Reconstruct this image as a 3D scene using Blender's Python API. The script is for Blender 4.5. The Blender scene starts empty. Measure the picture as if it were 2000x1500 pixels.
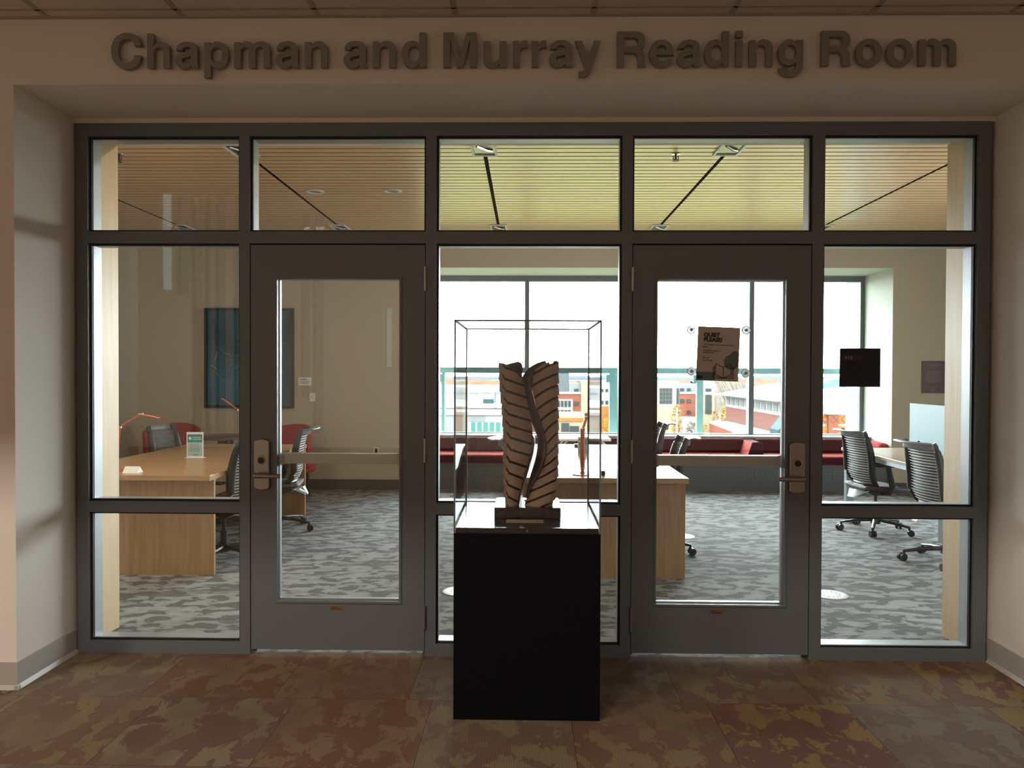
import bpy, math, random
from math import sin, cos, pi, radians as R
from mathutils import Vector, Matrix
C = bpy.context.scene.collection
sc = bpy.context.scene
random.seed(7)

# ------------------------------------------------------------ camera
cam_d = bpy.data.cameras.new('camera'); cam = bpy.data.objects.new('camera', cam_d); C.objects.link(cam)
cam_d.sensor_width = 36; cam_d.lens = 27.0; cam_d.clip_end = 5000; cam_d.clip_start = 0.05
CAM = Vector((-.008, -4.0, 1.487))
yaw, pitch, roll = R(1.06), R(-.823), R(.224)
f = Vector((-sin(yaw)*cos(pitch), cos(yaw)*cos(pitch), sin(pitch)))
r = Vector((cos(yaw), sin(yaw), 0)); u = r.cross(f)
r2 = r*cos(roll)+u*sin(roll); u2 = -r*sin(roll)+u*cos(roll)
M = Matrix(((r2.x, u2.x, -f.x), (r2.y, u2.y, -f.y), (r2.z, u2.z, -f.z)))
cam.matrix_world = Matrix.Translation(CAM) @ M.to_4x4()
sc.camera = cam

# ------------------------------------------------------------ sky and exposure
w = bpy.data.worlds.new('overcast_sky'); sc.world = w; w.use_nodes = True
bg = w.node_tree.nodes['Background']
bg.inputs[0].default_value = (.93, .97, 1, 1); bg.inputs[1].default_value = 32.0
sc.view_settings.view_transform = 'Standard'; sc.view_settings.look = 'None'
sc.view_settings.exposure = 0.0; sc.view_settings.gamma = 1.0
sc.view_settings.use_curve_mapping = False

def portal(name, loc, rot, sx, sy):
    l = bpy.data.lights.new(name, 'AREA'); l.shape = 'RECTANGLE'; l.size = sx; l.size_y = sy
    l.cycles.is_portal = True
    o = bpy.data.objects.new(name, l); C.objects.link(o); o.location = loc; o.rotation_euler = rot
    return o
portal('window_portal', (1.6, 6.75, 1.7), (R(-90), 0, 0), 6.2, 2.3)
portal('side_window_portal', (6.5, 2.0, 1.35), (0, R(90), 0), 1.5, 1.8)

def area(name, loc, rot, sx, sy, power, col):
    l = bpy.data.lights.new(name, 'AREA'); l.shape = 'RECTANGLE'; l.size = sx; l.size_y = sy
    l.energy = power; l.color = col
    o = bpy.data.objects.new(name, l); C.objects.link(o); o.location = loc; o.rotation_euler = rot
    return o
# HALL: unseen lamps added behind the camera to light the hallway
# ROOM: fill lamps added out of view above the glazed front to brighten the room
ROOM = [(-3.1, .95, 32), (-1.25, .95, 20), (.6, .95, 3)]
for x, y, e in ROOM:
    area('room_fill_lamp', (x, y, 3.12), (0, 0, 0), .34, .19, e, (1, .84, .62))
HALL = [(-5.5, -5.6), (-2.2, -5.6), (1.6, -5.6)]
for (x, y), e in zip(HALL, (290, 165, 80)):
    area('hall_fill_lamp', (x, y, 5.36), (0, 0, 0), 1.2, .5, e, (1, .86, .74))

# ------------------------------------------------------------ materials
def col4(c): return (c[0], c[1], c[2], 1)
def mat(name, c, rough=.5, metal=0, spec=.5, bump=None, noise=None, coat=0, trans=0, alpha=1):
    m = bpy.data.materials.new(name); m.use_nodes = True
    nt = m.node_tree; b = nt.nodes['Principled BSDF']
    b.inputs['Base Color'].default_value = col4(c); b.inputs['Roughness'].default_value = rough
    b.inputs['Metallic'].default_value = metal; b.inputs['Specular IOR Level'].default_value = spec
    b.inputs['Coat Weight'].default_value = coat; b.inputs['Transmission Weight'].default_value = trans
    tc = nt.nodes.new('ShaderNodeTexCoord')
    if noise:   # (scale, detail, color2, stretch)
        mp = nt.nodes.new('ShaderNodeMapping'); mp.inputs['Scale'].default_value = noise[3]
        n = nt.nodes.new('ShaderNodeTexNoise'); n.inputs['Scale'].default_value = noise[0]; n.inputs['Detail'].default_value = noise[1]
        rp = nt.nodes.new('ShaderNodeValToRGB')
        rp.color_ramp.elements[0].position = .35; rp.color_ramp.elements[1].position = .65
        rp.color_ramp.elements[0].color = col4(c); rp.color_ramp.elements[1].color = col4(noise[2])
        nt.links.new(tc.outputs['Object'], mp.inputs[0]); nt.links.new(mp.outputs[0], n.inputs[0])
        nt.links.new(n.outputs[0], rp.inputs[0]); nt.links.new(rp.outputs[0], b.inputs['Base Color'])
    if bump:    # (scale, strength)
        n = nt.nodes.new('ShaderNodeTexNoise'); n.inputs['Scale'].default_value = bump[0]; n.inputs['Detail'].default_value = 3
        bp = nt.nodes.new('ShaderNodeBump'); bp.inputs['Strength'].default_value = bump[1]; bp.inputs['Distance'].default_value = .004
        nt.links.new(tc.outputs['Object'], n.inputs[0]); nt.links.new(n.outputs[0], bp.inputs['Height'])
        nt.links.new(bp.outputs[0], b.inputs['Normal'])
    return m

def glass_mat(name, tint=(1, 1, 1), refl=1.0, ior=1.5, rough=0.0):
    m = bpy.data.materials.new(name); m.use_nodes = True; nt = m.node_tree; nt.nodes.clear()
    o = nt.nodes.new('ShaderNodeOutputMaterial'); mx = nt.nodes.new('ShaderNodeMixShader')
    t = nt.nodes.new('ShaderNodeBsdfTransparent'); g = nt.nodes.new('ShaderNodeBsdfGlossy')
    fr = nt.nodes.new('ShaderNodeFresnel'); ml = nt.nodes.new('ShaderNodeMath'); ml.operation = 'MULTIPLY'
    ml.inputs[1].default_value = refl; ml.use_clamp = True
    fr.inputs[0].default_value = ior; g.inputs['Roughness'].default_value = rough
    t.inputs[0].default_value = col4(tint)
    nt.links.new(fr.outputs[0], ml.inputs[0]); nt.links.new(ml.outputs[0], mx.inputs[0])
    nt.links.new(t.outputs[0], mx.inputs[1]); nt.links.new(g.outputs[0], mx.inputs[2]); nt.links.new(mx.outputs[0], o.inputs[0])
    return m

def node_math(nt, op, a, b=None):
    n = nt.nodes.new('ShaderNodeMath'); n.operation = op
    for i, v in enumerate((a, b)):
        if v is None: continue
        if isinstance(v, (int, float)): n.inputs[i].default_value = v
        else: nt.links.new(v, n.inputs[i])
    return n.outputs[0]

def hall_carpet():
    m = bpy.data.materials.new('hall_carpet'); m.use_nodes = True; nt = m.node_tree; L = nt.links.new
    b = nt.nodes['Principled BSDF']; b.inputs['Roughness'].default_value = .95; b.inputs['Specular IOR Level'].default_value = .15
    tc = nt.nodes.new('ShaderNodeTexCoord'); sx = nt.nodes.new('ShaderNodeSeparateXYZ'); L(tc.outputs['Object'], sx.inputs[0])
    row = node_math(nt, 'FLOOR', node_math(nt, 'DIVIDE', node_math(nt, 'ADD', sx.outputs[1], .54), .61))
    xo = node_math(nt, 'ADD', node_math(nt, 'ADD', sx.outputs[0], .54), node_math(nt, 'MULTIPLY', row, .11))
    cl = node_math(nt, 'FLOOR', node_math(nt, 'DIVIDE', xo, .62))
    cb = nt.nodes.new('ShaderNodeCombineXYZ'); L(cl, cb.inputs[0]); L(row, cb.inputs[1]); cb.inputs[2].default_value = 5.3
    wn = nt.nodes.new('ShaderNodeTexWhiteNoise'); L(cb.outputs[0], wn.inputs[0])
    # offset the pattern per tile
    va = nt.nodes.new('ShaderNodeVectorMath'); va.operation = 'SCALE'; L(wn.outputs['Color'], va.inputs[0]); va.inputs[3].default_value = 9
    vb = nt.nodes.new('ShaderNodeVectorMath'); vb.operation = 'ADD'; L(va.outputs[0], vb.inputs[0]); L(tc.outputs['Object'], vb.inputs[1])
    mp = nt.nodes.new('ShaderNodeMapping'); mp.inputs['Rotation'].default_value = (0, 0, R(18)); mp.inputs['Scale'].default_value = (1.0, .62, 1)
    L(vb.outputs[0], mp.inputs[0])
    n1 = nt.nodes.new('ShaderNodeTexNoise'); n1.inputs['Scale'].default_value = 8.5; n1.inputs['Detail'].default_value = 5.0; n1.inputs['Roughness'].default_value = .6; n1.inputs['Distortion'].default_value = .5
    L(mp.outputs[0], n1.inputs[0])
    r1 = nt.nodes.new('ShaderNodeValToRGB'); e = r1.color_ramp.elements; e[0].position = .49; e[1].position = .515
    e[0].color = (0, 0, 0, 1); e[1].color = (1, 1, 1, 1); L(n1.outputs[0], r1.inputs[0])
    def ramp(cols, src):
        rp = nt.nodes.new('ShaderNodeValToRGB'); rp.color_ramp.interpolation = 'CONSTANT'
        el = rp.color_ramp.elements
        while len(el) < len(cols): el.new(.5)
        for i, c in enumerate(cols): el[i].position = i/len(cols); el[i].color = col4(c)
        L(src, rp.inputs[0]); return rp.outputs[0]
    ca = ramp([(.25, .145, .095), (.25, .165, .12), (.26, .135, .08), (.24, .17, .13), (.24, .12, .09), (.24, .14, .11)], wn.outputs['Value'])
    cb_ = ramp([(.34, .24, .12), (.34, .26, .15), (.33, .22, .12), (.30, .24, .17), (.37, .25, .10), (.34, .27, .17)], wn.outputs['Value'])
    mx = nt.nodes.new('ShaderNodeMix'); mx.data_type = 'RGBA'; L(r1.outputs[0], mx.inputs[0]); L(ca, mx.inputs[6]); L(cb_, mx.inputs[7])
    # second softer tone
    n2 = nt.nodes.new('ShaderNodeTexNoise'); n2.inputs['Scale'].default_value = 3.2; n2.inputs['Detail'].default_value = 4; L(vb.outputs[0], n2.inputs[0])
    r2_ = nt.nodes.new('ShaderNodeValToRGB'); r2_.color_ramp.elements[0].position = .45; r2_.color_ramp.elements[1].position = .62
    L(n2.outputs[0], r2_.inputs[0])
    f2 = node_math(nt, 'MULTIPLY', r2_.outputs[0], .75)
    m2 = nt.nodes.new('ShaderNodeMix'); m2.data_type = 'RGBA'; L(f2, m2.inputs[0]); L(mx.outputs[2], m2.inputs[6]); m2.inputs[7].default_value = (.27, .175, .125, 1)
    # fine ribs
    wv = nt.nodes.new('ShaderNodeTexWave'); wv.inputs['Scale'].default_value = 33; wv.inputs['Distortion'].default_value = 1.0; L(tc.outputs['Object'], wv.inputs[0])
    pile = nt.nodes.new('ShaderNodeTexNoise'); pile.inputs['Scale'].default_value = 230; pile.inputs['Detail'].default_value = 2; L(tc.outputs['Object'], pile.inputs[0])
    k = node_math(nt, 'ADD', node_math(nt, 'MULTIPLY', pile.outputs[0], 1.0), node_math(nt, 'MULTIPLY', wv.outputs[0], .22))
    k = node_math(nt, 'MULTIPLY', node_math(nt, 'ADD', k, .40), .54)
    # thin seam lines
    def seam(v, p, wd):
        fr = node_math(nt, 'FRACT', node_math(nt, 'DIVIDE', v, p)); return node_math(nt, 'LESS_THAN', fr, wd/p)
    sm = node_math(nt, 'MAXIMUM', seam(xo, .62, .004), seam(node_math(nt, 'ADD', sx.outputs[1], .54), .61, .003))
    k = node_math(nt, 'MULTIPLY', k, node_math(nt, 'SUBTRACT', 1, node_math(nt, 'MULTIPLY', sm, .45)))
    vm = nt.nodes.new('ShaderNodeVectorMath'); vm.operation = 'SCALE'; L(m2.outputs[2], vm.inputs[0]); L(k, vm.inputs[3])
    L(vm.outputs[0], b.inputs['Base Color'])
    bp = nt.nodes.new('ShaderNodeBump'); bp.inputs['Strength'].default_value = .6; bp.inputs['Distance'].default_value = .003; L(pile.outputs[0], bp.inputs['Height']); L(bp.outputs[0], b.inputs['Normal'])
    return m

def room_carpet():
    m = bpy.data.materials.new('room_carpet'); m.use_nodes = True; nt = m.node_tree; L = nt.links.new
    b = nt.nodes['Principled BSDF']; b.inputs['Roughness'].default_value = .9; b.inputs['Specular IOR Level'].default_value = .25
    tc = nt.nodes.new('ShaderNodeTexCoord'); mp = nt.nodes.new('ShaderNodeMapping'); mp.inputs['Rotation'].default_value = (0, 0, R(-35)); mp.inputs['Scale'].default_value = (.62, 1.0, 1)
    L(tc.outputs['Object'], mp.inputs[0])
    n = nt.nodes.new('ShaderNodeTexNoise'); n.inputs['Scale'].default_value = 12; n.inputs['Detail'].default_value = 5; n.inputs['Distortion'].default_value = .45; L(mp.outputs[0], n.inputs[0])
    rp = nt.nodes.new('ShaderNodeValToRGB'); e = rp.color_ramp.elements
    e[0].position = .44; e[0].color = (.085, .088, .088, 1); e[1].position = .475; e[1].color = (.205, .215, .22, 1)
    x = e.new(.60); x.color = (.27, .285, .29, 1); y = e.new(.40); y.color = (.11, .113, .11, 1)
    L(n.outputs[0], rp.inputs[0])
    mp2 = nt.nodes.new('ShaderNodeMapping'); mp2.inputs['Rotation'].default_value = (0, 0, R(35)); mp2.inputs['Scale'].default_value = (.35, 1.6, 1); L(tc.outputs['Object'], mp2.inputs[0])
    n3 = nt.nodes.new('ShaderNodeTexNoise'); n3.inputs['Scale'].default_value = 5; n3.inputs['Detail'].default_value = 3; L(mp2.outputs[0], n3.inputs[0])
    r3 = nt.nodes.new('ShaderNodeValToRGB'); r3.color_ramp.elements[0].position = .57; r3.color_ramp.elements[1].position = .60; L(n3.outputs[0], r3.inputs[0])
    mx = nt.nodes.new('ShaderNodeMix'); mx.data_type = 'RGBA'; L(node_math(nt, 'MULTIPLY', r3.outputs[0], .8), mx.inputs[0]); L(rp.outputs[0], mx.inputs[6]); mx.inputs[7].default_value = (.095, .1, .097, 1)
    pile = nt.nodes.new('ShaderNodeTexNoise'); pile.inputs['Scale'].default_value = 200; pile.inputs['Detail'].default_value = 2; L(tc.outputs['Object'], pile.inputs[0])
    k = node_math(nt, 'ADD', node_math(nt, 'MULTIPLY', pile.outputs[0], .9), .55)
    vm = nt.nodes.new('ShaderNodeVectorMath'); vm.operation = 'SCALE'; L(mx.outputs[2], vm.inputs[0]); L(k, vm.inputs[3])
    L(vm.outputs[0], b.inputs['Base Color'])
    bp = nt.nodes.new('ShaderNodeBump'); bp.inputs['Strength'].default_value = .5; bp.inputs['Distance'].default_value = .003; L(pile.outputs[0], bp.inputs['Height']); L(bp.outputs[0], b.inputs['Normal'])
    return m

MT = dict(
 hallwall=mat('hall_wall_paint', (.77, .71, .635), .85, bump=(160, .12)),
 hallceil=mat('ceiling_tile', (.66, .60, .53), .9, bump=(120, .3)),
 grid=mat('ceiling_grid', (.40, .35, .30), .6),
 base=mat('vinyl_base', (.42, .39, .35), .45),
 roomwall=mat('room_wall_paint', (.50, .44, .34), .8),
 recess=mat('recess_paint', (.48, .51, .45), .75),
 darkbase=mat('dark_base', (.07, .075, .08), .5),
 frame=mat('bronze_frame', (.155, .168, .178), .42, metal=.15, bump=(300, .05)),
 gasket=mat('gasket', (.006, .006, .008), .6),
 alu=mat('aluminium_inside_lit', (.42, .44, .47), .4, metal=.4),
 wood=mat('maple_trim', (.60, .44, .26), .45, noise=(3, 5, (.66, .50, .32), (8, 8, .6))),
 desk=mat('desk_maple', (.42, .25, .13), .28, noise=(3, 4, (.50, .31, .17), (1.2, 14, 14))),
 deskv=mat('desk_panel_maple', (.40, .235, .12), .35, noise=(3, 4, (.48, .29, .16), (14, 14, 1.0))),
 desktop=mat('worktop', (.50, .42, .33), .22, noise=(3, 4, (.56, .47, .37), (14, 1.2, 14))),
 slat=mat('ceiling_slat', (.66, .44, .25), .30, metal=.0, spec=1.0),
 slatgap=mat('ceiling_void', (.02, .014, .01), .9),
 letter=mat('brushed_metal_letter', (.27, .25, .215), .5, metal=.25, bump=(90, .15)),
 glass=glass_mat('clear_glass', (.97, .98, .975)),
 outglass=glass_mat('window_glass', (.94, .97, .96), .6),
 slitclear=glass_mat('slit_glass', (.20, .22, .21), .5), slitdim=glass_mat('dim_slit_glass', (.09, .09, .082), .5),
 acrylic=glass_mat('acrylic', (.985, .99, .99), .75, 1.49),
 acredge=mat('acrylic_edge', (.30, .32, .35), .5, spec=.1),
 cylinder=mat('cylinder_face', (.46, .43, .38), .5, metal=.35), outletwhite=mat('outlet_ring', (.36, .38, .40), .5),
 cup=mat('clear_plastic', (.80, .83, .87), .15, trans=.35),
 black=mat('matt_black_laminate', (.0025, .003, .0045), .7, spec=.12),
 blacktop=mat('black_laminate_top', (.02, .021, .024), .16, spec=.9),
 slab=mat('black_stone', (.02, .019, .018), .2, spec=.8, noise=(40, 3, (.035, .032, .03), (1, 1, 1))),
 leafwood=mat('carved_oak', (.47, .32, .23), .5, noise=(8, 5, (.56, .40, .29), (3, 3, 14))),
 leafdark=mat('dark_groove', (.035, .022, .018), .6),  # darker brown on the groove faces
 ribbon=mat('dark_walnut', (.10, .058, .045), .3, noise=(6, 4, (.06, .035, .03), (3, 3, 12)), coat=.3),
 steel=mat('satin_nickel', (.40, .36, .31), .35, metal=.9),
 steeldark=mat('keyway', (.05, .045, .04), .4, metal=.6),
 bar=mat('push_bar_metal', (.42, .38, .31), .3, metal=.8),
 chblack=mat('chair_black', (.017, .018, .02), .38),
 chgrey=mat('chair_grey_mesh', (.075, .07, .072), .6),
 chslat=mat('chair_back_band', (.05, .045, .046), .6),
 chlip=mat('chair_lip', (.20, .205, .225), .4),
 chwire=mat('chair_wire_backlit', (.82, .83, .85), .3, metal=.3),
 white=mat('white_plastic', (.80, .82, .83), .4),
 red=mat('red_fabric', (.36, .045, .045), .85, spec=.12, bump=(200, .3)),
 maroon=mat('maroon_fabric', (.07, .013, .022), .85, spec=.12, bump=(200, .3)),
 coral=mat('seat_fabric', (.45, .10, .09), .8, spec=.12, bump=(200, .3)),
 lamp=mat('orange_lamp_metal', (.60, .13, .07), .35, metal=.2),
 tablegrey=mat('grey_leg_metal', (.32, .38, .41), .4, metal=.5),
 darkwood=mat('dark_table_top', (.10, .06, .045), .3),
 screen=mat('frosted_screen', (.20, .37, .43), .4, trans=.3),
 heater=mat('heater_cover', (.10, .115, .125), .5, metal=.3),
 grille=mat('heater_grille', (.17, .18, .18), .5, metal=.3),
 paper=mat('paper', (.60, .53, .47), .7),
 paperwhite=mat('white_paper', (.80, .82, .84), .6),
 ink=mat('ink', (.02, .025, .04), .6),
 inkbrown=mat('ink_brown', (.12, .08, .075), .7),
 teal=mat('teal_print', (.02, .25, .27), .6),
 tealpale=mat('teal_print_pale', (.38, .58, .62), .6),
 tealgrey=mat('teal_grey_print', (.16, .21, .21), .7),
 cream=mat('cream_card', (.72, .58, .42), .7),
 brass=mat('rating_label', (.20, .095, .035), .5),
 plaque=mat('plum_plaque', (.055, .022, .028), .4),
 plaqueink=mat('plaque_lettering', (.26, .15, .15), .5),
 roomsign=mat('room_sign_black', (.006, .007, .012), .5),
 roompurple=mat('room_sign_strip', (.035, .02, .045), .5),
 roomtext=mat('room_sign_text', (.22, .19, .25), .5),
 fixture=mat('fixture_white', (.62, .62, .58), .5),
 fixdark=mat('fixture_reflector', (.12, .11, .10), .25, metal=.7),
 chrome=mat('chrome', (.7, .7, .7), .2, metal=1),
 winframe=mat('window_frame_steel', (.14, .17, .185), .5, spec=.2),
 sill=mat('white_sill', (.82, .86, .88), .4),
 tealmetal=mat('teal_cladding', (.09, .19, .20), .6, spec=.05, noise=(1.5, 2, (.11, .22, .23), (1, 1, 1))),
 artblack=mat('art_frame_black', (.012, .016, .02), .35),
 art=mat('art_print', (.006, .035, .075), .5, noise=(1.3, 3, (.025, .15, .24), (1, 1, .8))),
 artline=mat('art_pale_line', (.45, .55, .52), .6),
)
MT['hallcarpet'] = hall_carpet(); MT['roomcarpet'] = room_carpet()

# ------------------------------------------------------------ mesh helpers
class MB:
    def __init__(s): s.v = []; s.f = []; s.m = []
    def add(s, vs, fs, mi=0):
        k = len(s.v); s.v += [tuple(v) for v in vs]
        for q in fs: s.f.append(tuple(i+k for i in q)); s.m.append(mi)
        return s
    def box(s, x0, x1, y0, y1, z0, z1, mi=0):
        vs = [(x, y, z) for z in (z0, z1) for y in (y0, y1) for x in (x0, x1)]
        return s.add(vs, [(0, 2, 3, 1), (4, 5, 7, 6), (0, 1, 5, 4), (2, 6, 7, 3), (0, 4, 6, 2), (1, 3, 7, 5)], mi)
    def tube(s, pts, rad, n=10, mi=0, flat=1.0, cap=True, upv=None):
        pts = [Vector(p) for p in pts]; rads = rad if isinstance(rad, (list, tuple)) else [rad]*len(pts)
        rings = []
        for i, p in enumerate(pts):
            t = (pts[min(i+1, len(pts)-1)]-pts[max(i-1, 0)]).normalized()
            up = Vector(upv) if upv else (Vector((0, 0, 1)) if abs(t.z) < .93 else Vector((0, 1, 0)))
            a = t.cross(up).normalized(); b = a.cross(t).normalized()
            rings.append([p+a*cos(2*pi*k/n)*rads[i]+b*sin(2*pi*k/n)*rads[i]*flat for k in range(n)])
        vs = [v for q in rings for v in q]; fs = []
        for i in range(len(pts)-1):
            for k in range(n):
                k2 = (k+1) % n; fs.append((i*n+k, i*n+k2, (i+1)*n+k2, (i+1)*n+k))
        if cap: fs.append(tuple(range(n-1, -1, -1))); fs.append(tuple((len(pts)-1)*n+k for k in range(n)))
        return s.add(vs, fs, mi)
    def cyl(s, p0, p1, r0, r1=None, n=20, mi=0): return s.tube([p0, p1], [r0, r0 if r1 is None else r1], n, mi)
    def prism(s, poly, a, b, axis='y', mi=0):
        def P(q, t): return {'y': (q[0], t, q[1]), 'x': (t, q[0], q[1]), 'z': (q[0], q[1], t)}[axis]
        n = len(poly); vs = [P(q, a) for q in poly]+[P(q, b) for q in poly]
        fs = [tuple(range(n)), tuple(range(2*n-1, n-1, -1))]+[(i, (i+1) % n+0, (i+1) % n+n, i+n) for i in range(n)]
        return s.add(vs, fs, mi)
    def lathe(s, prof, cx=0, cy=0, n=32, mi=0):
        vs = [(cx+rr*cos(2*pi*k/n), cy+rr*sin(2*pi*k/n), z) for rr, z in prof for k in range(n)]
        fs = [(i*n+k, i*n+(k+1) % n, (i+1)*n+(k+1) % n, (i+1)*n+k) for i in range(len(prof)-1) for k in range(n)]
        fs.append(tuple(range(n-1, -1, -1))); fs.append(tuple((len(prof)-1)*n+k for k in range(n)))
        return s.add(vs, fs, mi)
    def grid(s, rows, mi=0, mfun=None):
        n = len(rows[0]); k = len(s.v); s.v += [tuple(v) for q in rows for v in q]
        for i in range(len(rows)-1):
            for j in range(n-1):
                s.f.append((k+i*n+j, k+i*n+j+1, k+(i+1)*n+j+1, k+(i+1)*n+j)); s.m.append(mfun(i, j) if mfun else mi)
        return s
    def build(s, name, mats, parent=None, smooth=False, bevel=0, loc=None):
        me = bpy.data.meshes.new(name); me.from_pydata(s.v, [], s.f)
        if not isinstance(mats, (list, tuple)): mats = [mats]
        for q in mats: me.materials.append(q)
        me.polygons.foreach_set('material_index', s.m)
        me.validate(); me.update()
        import bmesh
        bm = bmesh.new(); bm.from_mesh(me); bmesh.ops.recalc_face_normals(bm, faces=bm.faces); bm.to_mesh(me); bm.free()
        if smooth:
            for p in me.polygons: p.use_smooth = True
            try: me.set_sharp_from_angle(angle=R(40))
            except Exception: pass
        o = bpy.data.objects.new(name, me); C.objects.link(o)
        if parent: o.parent = parent
        if loc: o.location = loc
        if bevel:
            b = o.modifiers.new('bevel', 'BEVEL'); b.width = bevel; b.segments = 2; b.limit_method = 'ANGLE'
        return o

def box(x0, x1, y0, y1, z0, z1): return MB().box(x0, x1, y0, y1, z0, z1)
def tag(o, label=None, cat=None, group=None, kind=None):
    if label: o['label'] = label
    if cat: o['category'] = cat
    if group: o['group'] = group
    if kind: o['kind'] = kind
    return o
def empty(name, loc=(0, 0, 0), rz=0, **k):
    o = bpy.data.objects.new(name, None); C.objects.link(o); o.location = loc; o.rotation_euler = (0, 0, rz)
    o.empty_display_size = .1
    return tag(o, **k)
def struct(o, label=None, cat='structure'):
    o['kind'] = 'structure'
    if label: o['label'] = label
    return o
def copy_tree(o, parent=None):
    c = o.copy(); C.objects.link(c)
    if parent: c.parent = parent
    for ch in [q for q in bpy.data.objects if q.parent == o]: copy_tree(ch, c)
    return c

def text_mesh(name, body, size, material, parent=None, loc=(0, 0, 0), rot=(R(90), 0, 0), bold=0.0, ext=.0005, align='LEFT'):
    cu = bpy.data.curves.new(name, 'FONT'); cu.body = body; cu.size = size; cu.extrude = ext; cu.offset = bold
    cu.align_x = align; cu.resolution_u = 4
    o = bpy.data.objects.new(name, cu); C.objects.link(o)
    dg = bpy.context.evaluated_depsgraph_get()
    me = bpy.data.meshes.new_from_object(o.evaluated_get(dg)); bpy.data.objects.remove(o)
    me.materials.clear(); me.materials.append(material)
    n = bpy.data.objects.new(name, me); C.objects.link(n); n.location = loc; n.rotation_euler = rot
    if parent: n.parent = parent
    return n

# ============================================================ HALLWAY SHELL
YW = -.468          # face of the hallway wall
AX = 2.388          # half width of the alcove
AZ = 2.812          # alcove soffit
HC = 3.118          # hall ceiling
m = MB(); m.box(-9, -AX, YW, -.0, 0, 5.6); m.box(-9, -AX, 0, .41, 0, 5.6)
struct(m.build('wall_left', MT['hallwall']), 'beige wall to the left of the glazed front')
m = MB(); m.box(AX+.006, 6.6, YW, 0, 0, 5.6); m.box(AX+.006, 6.6, 0, .41, 0, 5.6)
struct(m.build('wall_right', MT['hallwall']), 'beige wall to the right of the glazed front')
m = MB(); m.box(-AX, AX+.006, YW, .41, AZ, 5.6); m.box(-AX, AX+.006, .002, .41, 2.787, AZ)
struct(m.build('wall_front', MT['hallwall']), 'beige bulkhead above the glazed front carrying the sign')
# floors
m = MB(); m.box(-9, 6.6, -11.2, .03, -.05, 0); struct(m.build('floor', MT['hallcarpet']), 'brown and gold patterned carpet tiles')
m = MB(); m.box(-5.2, 6.4, .03, 6.7, -.05, 0); struct(m.build('floor_room', MT['roomcarpet']), 'mottled grey carpet of the reading room')
# lay-in ceiling
m = MB(); m.box(-9, 6.6, -2.9, YW, HC, HC+.3)
cl = struct(m.build('ceiling', MT['hallceil']), 'beige lay-in tile ceiling')
m = MB()
def at_z(px, py, z):
    d = f+r2*(px-1000)/1500-u2*(py-750)/1500; t = (z-CAM.z)/d.z; return CAM+d*t
gx = [at_z(a, b, HC).x for a, b in ((91, 31.5), (357, 31.5), (626.5, 31.5), (892, 29), (1158.6, 29), (1430, 27), (1704, 25), (1974, 25))]
p = (gx[-1]-gx[0])/7
for i in range(-9, 16): m.box(gx[0]+i*p-.012, gx[0]+i*p+.012, -2.9, YW, HC-.004, HC)
yy = YW-.085
while yy > -2.8: m.box(-9, 6.6, yy-.006, yy+.006, HC-.004, HC); yy -= .61
m.box(-9, 6.6, YW-.02, YW, HC-.006, HC)
m.build('ceiling_grid', MT['grid'], cl)
m = MB(); m.box(-9, 6.6, -11.2, -2.9, 5.4, 5.6); m.box(-9, 6.6, -2.95, -2.9, HC, 5.4)
struct(m.build('ceiling_hall', MT['hallceil']), 'high ceiling of the hall')
# hall side and back walls with tall slit windows
m = MB(); m.box(-9.2, -9, -11.2, .41, 0, 5.6); struct(m.build('wall_hall_left', MT['hallwall']))
m = MB(); m.box(6.6, 6.8, -11.2, .41, 0, 5.6); struct(m.build('wall_hall_right', MT['hallwall']))
slits = [(-7.28, -7.02, 3.1, 5.1), (-6.93, -6.68, 3.0, 5.1), (-6.64, -6.42, .3, 5.1), (-6.38, -6.25, .3, 5.1), (-6.16, -5.95, .3, 5.1), (-5.8, -5.5, .3, 5.1), (-4.45, -4.28, 1.0, 4.6), (-4.21, -4.0, .3, 4.6), (-2.78, -2.65, 1.6, 2.75)]  # dim slits stand in for columns and lit wall seen as reflections
m = MB(); x = -9
for a, b, z0, z1 in slits:
    m.box(x, a, -11.2, -11, 0, 5.6); m.box(a, b, -11.2, -11, 0, z0); m.box(a, b, -11.2, -11, z1, 5.6); x = b
m.box(x, 6.6, -11.2, -11, 0, 5.6)
wb = struct(empty('window_4', (0, -11.1, 0)), 'tall slit windows in the back wall of the hall, dim ones standing in for reflected columns and wall')
for i, (a, b, z0, z1) in enumerate(slits): MB().box(a, b, -.004, .004, z0, z1).build('glass_pane', MT['slitclear'] if i in (0, 8) else MT['slitdim'], wb)
struct(m.build('wall_back', MT['hallwall']), 'back wall of the hall with slit windows')
for (x, y), w_ in zip(HALL, ('left', 'middle', 'right')):  # housings for the added hall fill lamps
    t = empty('hall_fill_housing', (x, y, 5.37), label='long white housing of an added fill lamp in the high hall behind the viewer, %s one' % w_, cat='ceiling light', group='added hall lamp housings')
    MB().box(-.64, .64, -.28, .28, 0, .03).build('housing', MT['fixture'], t)
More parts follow.
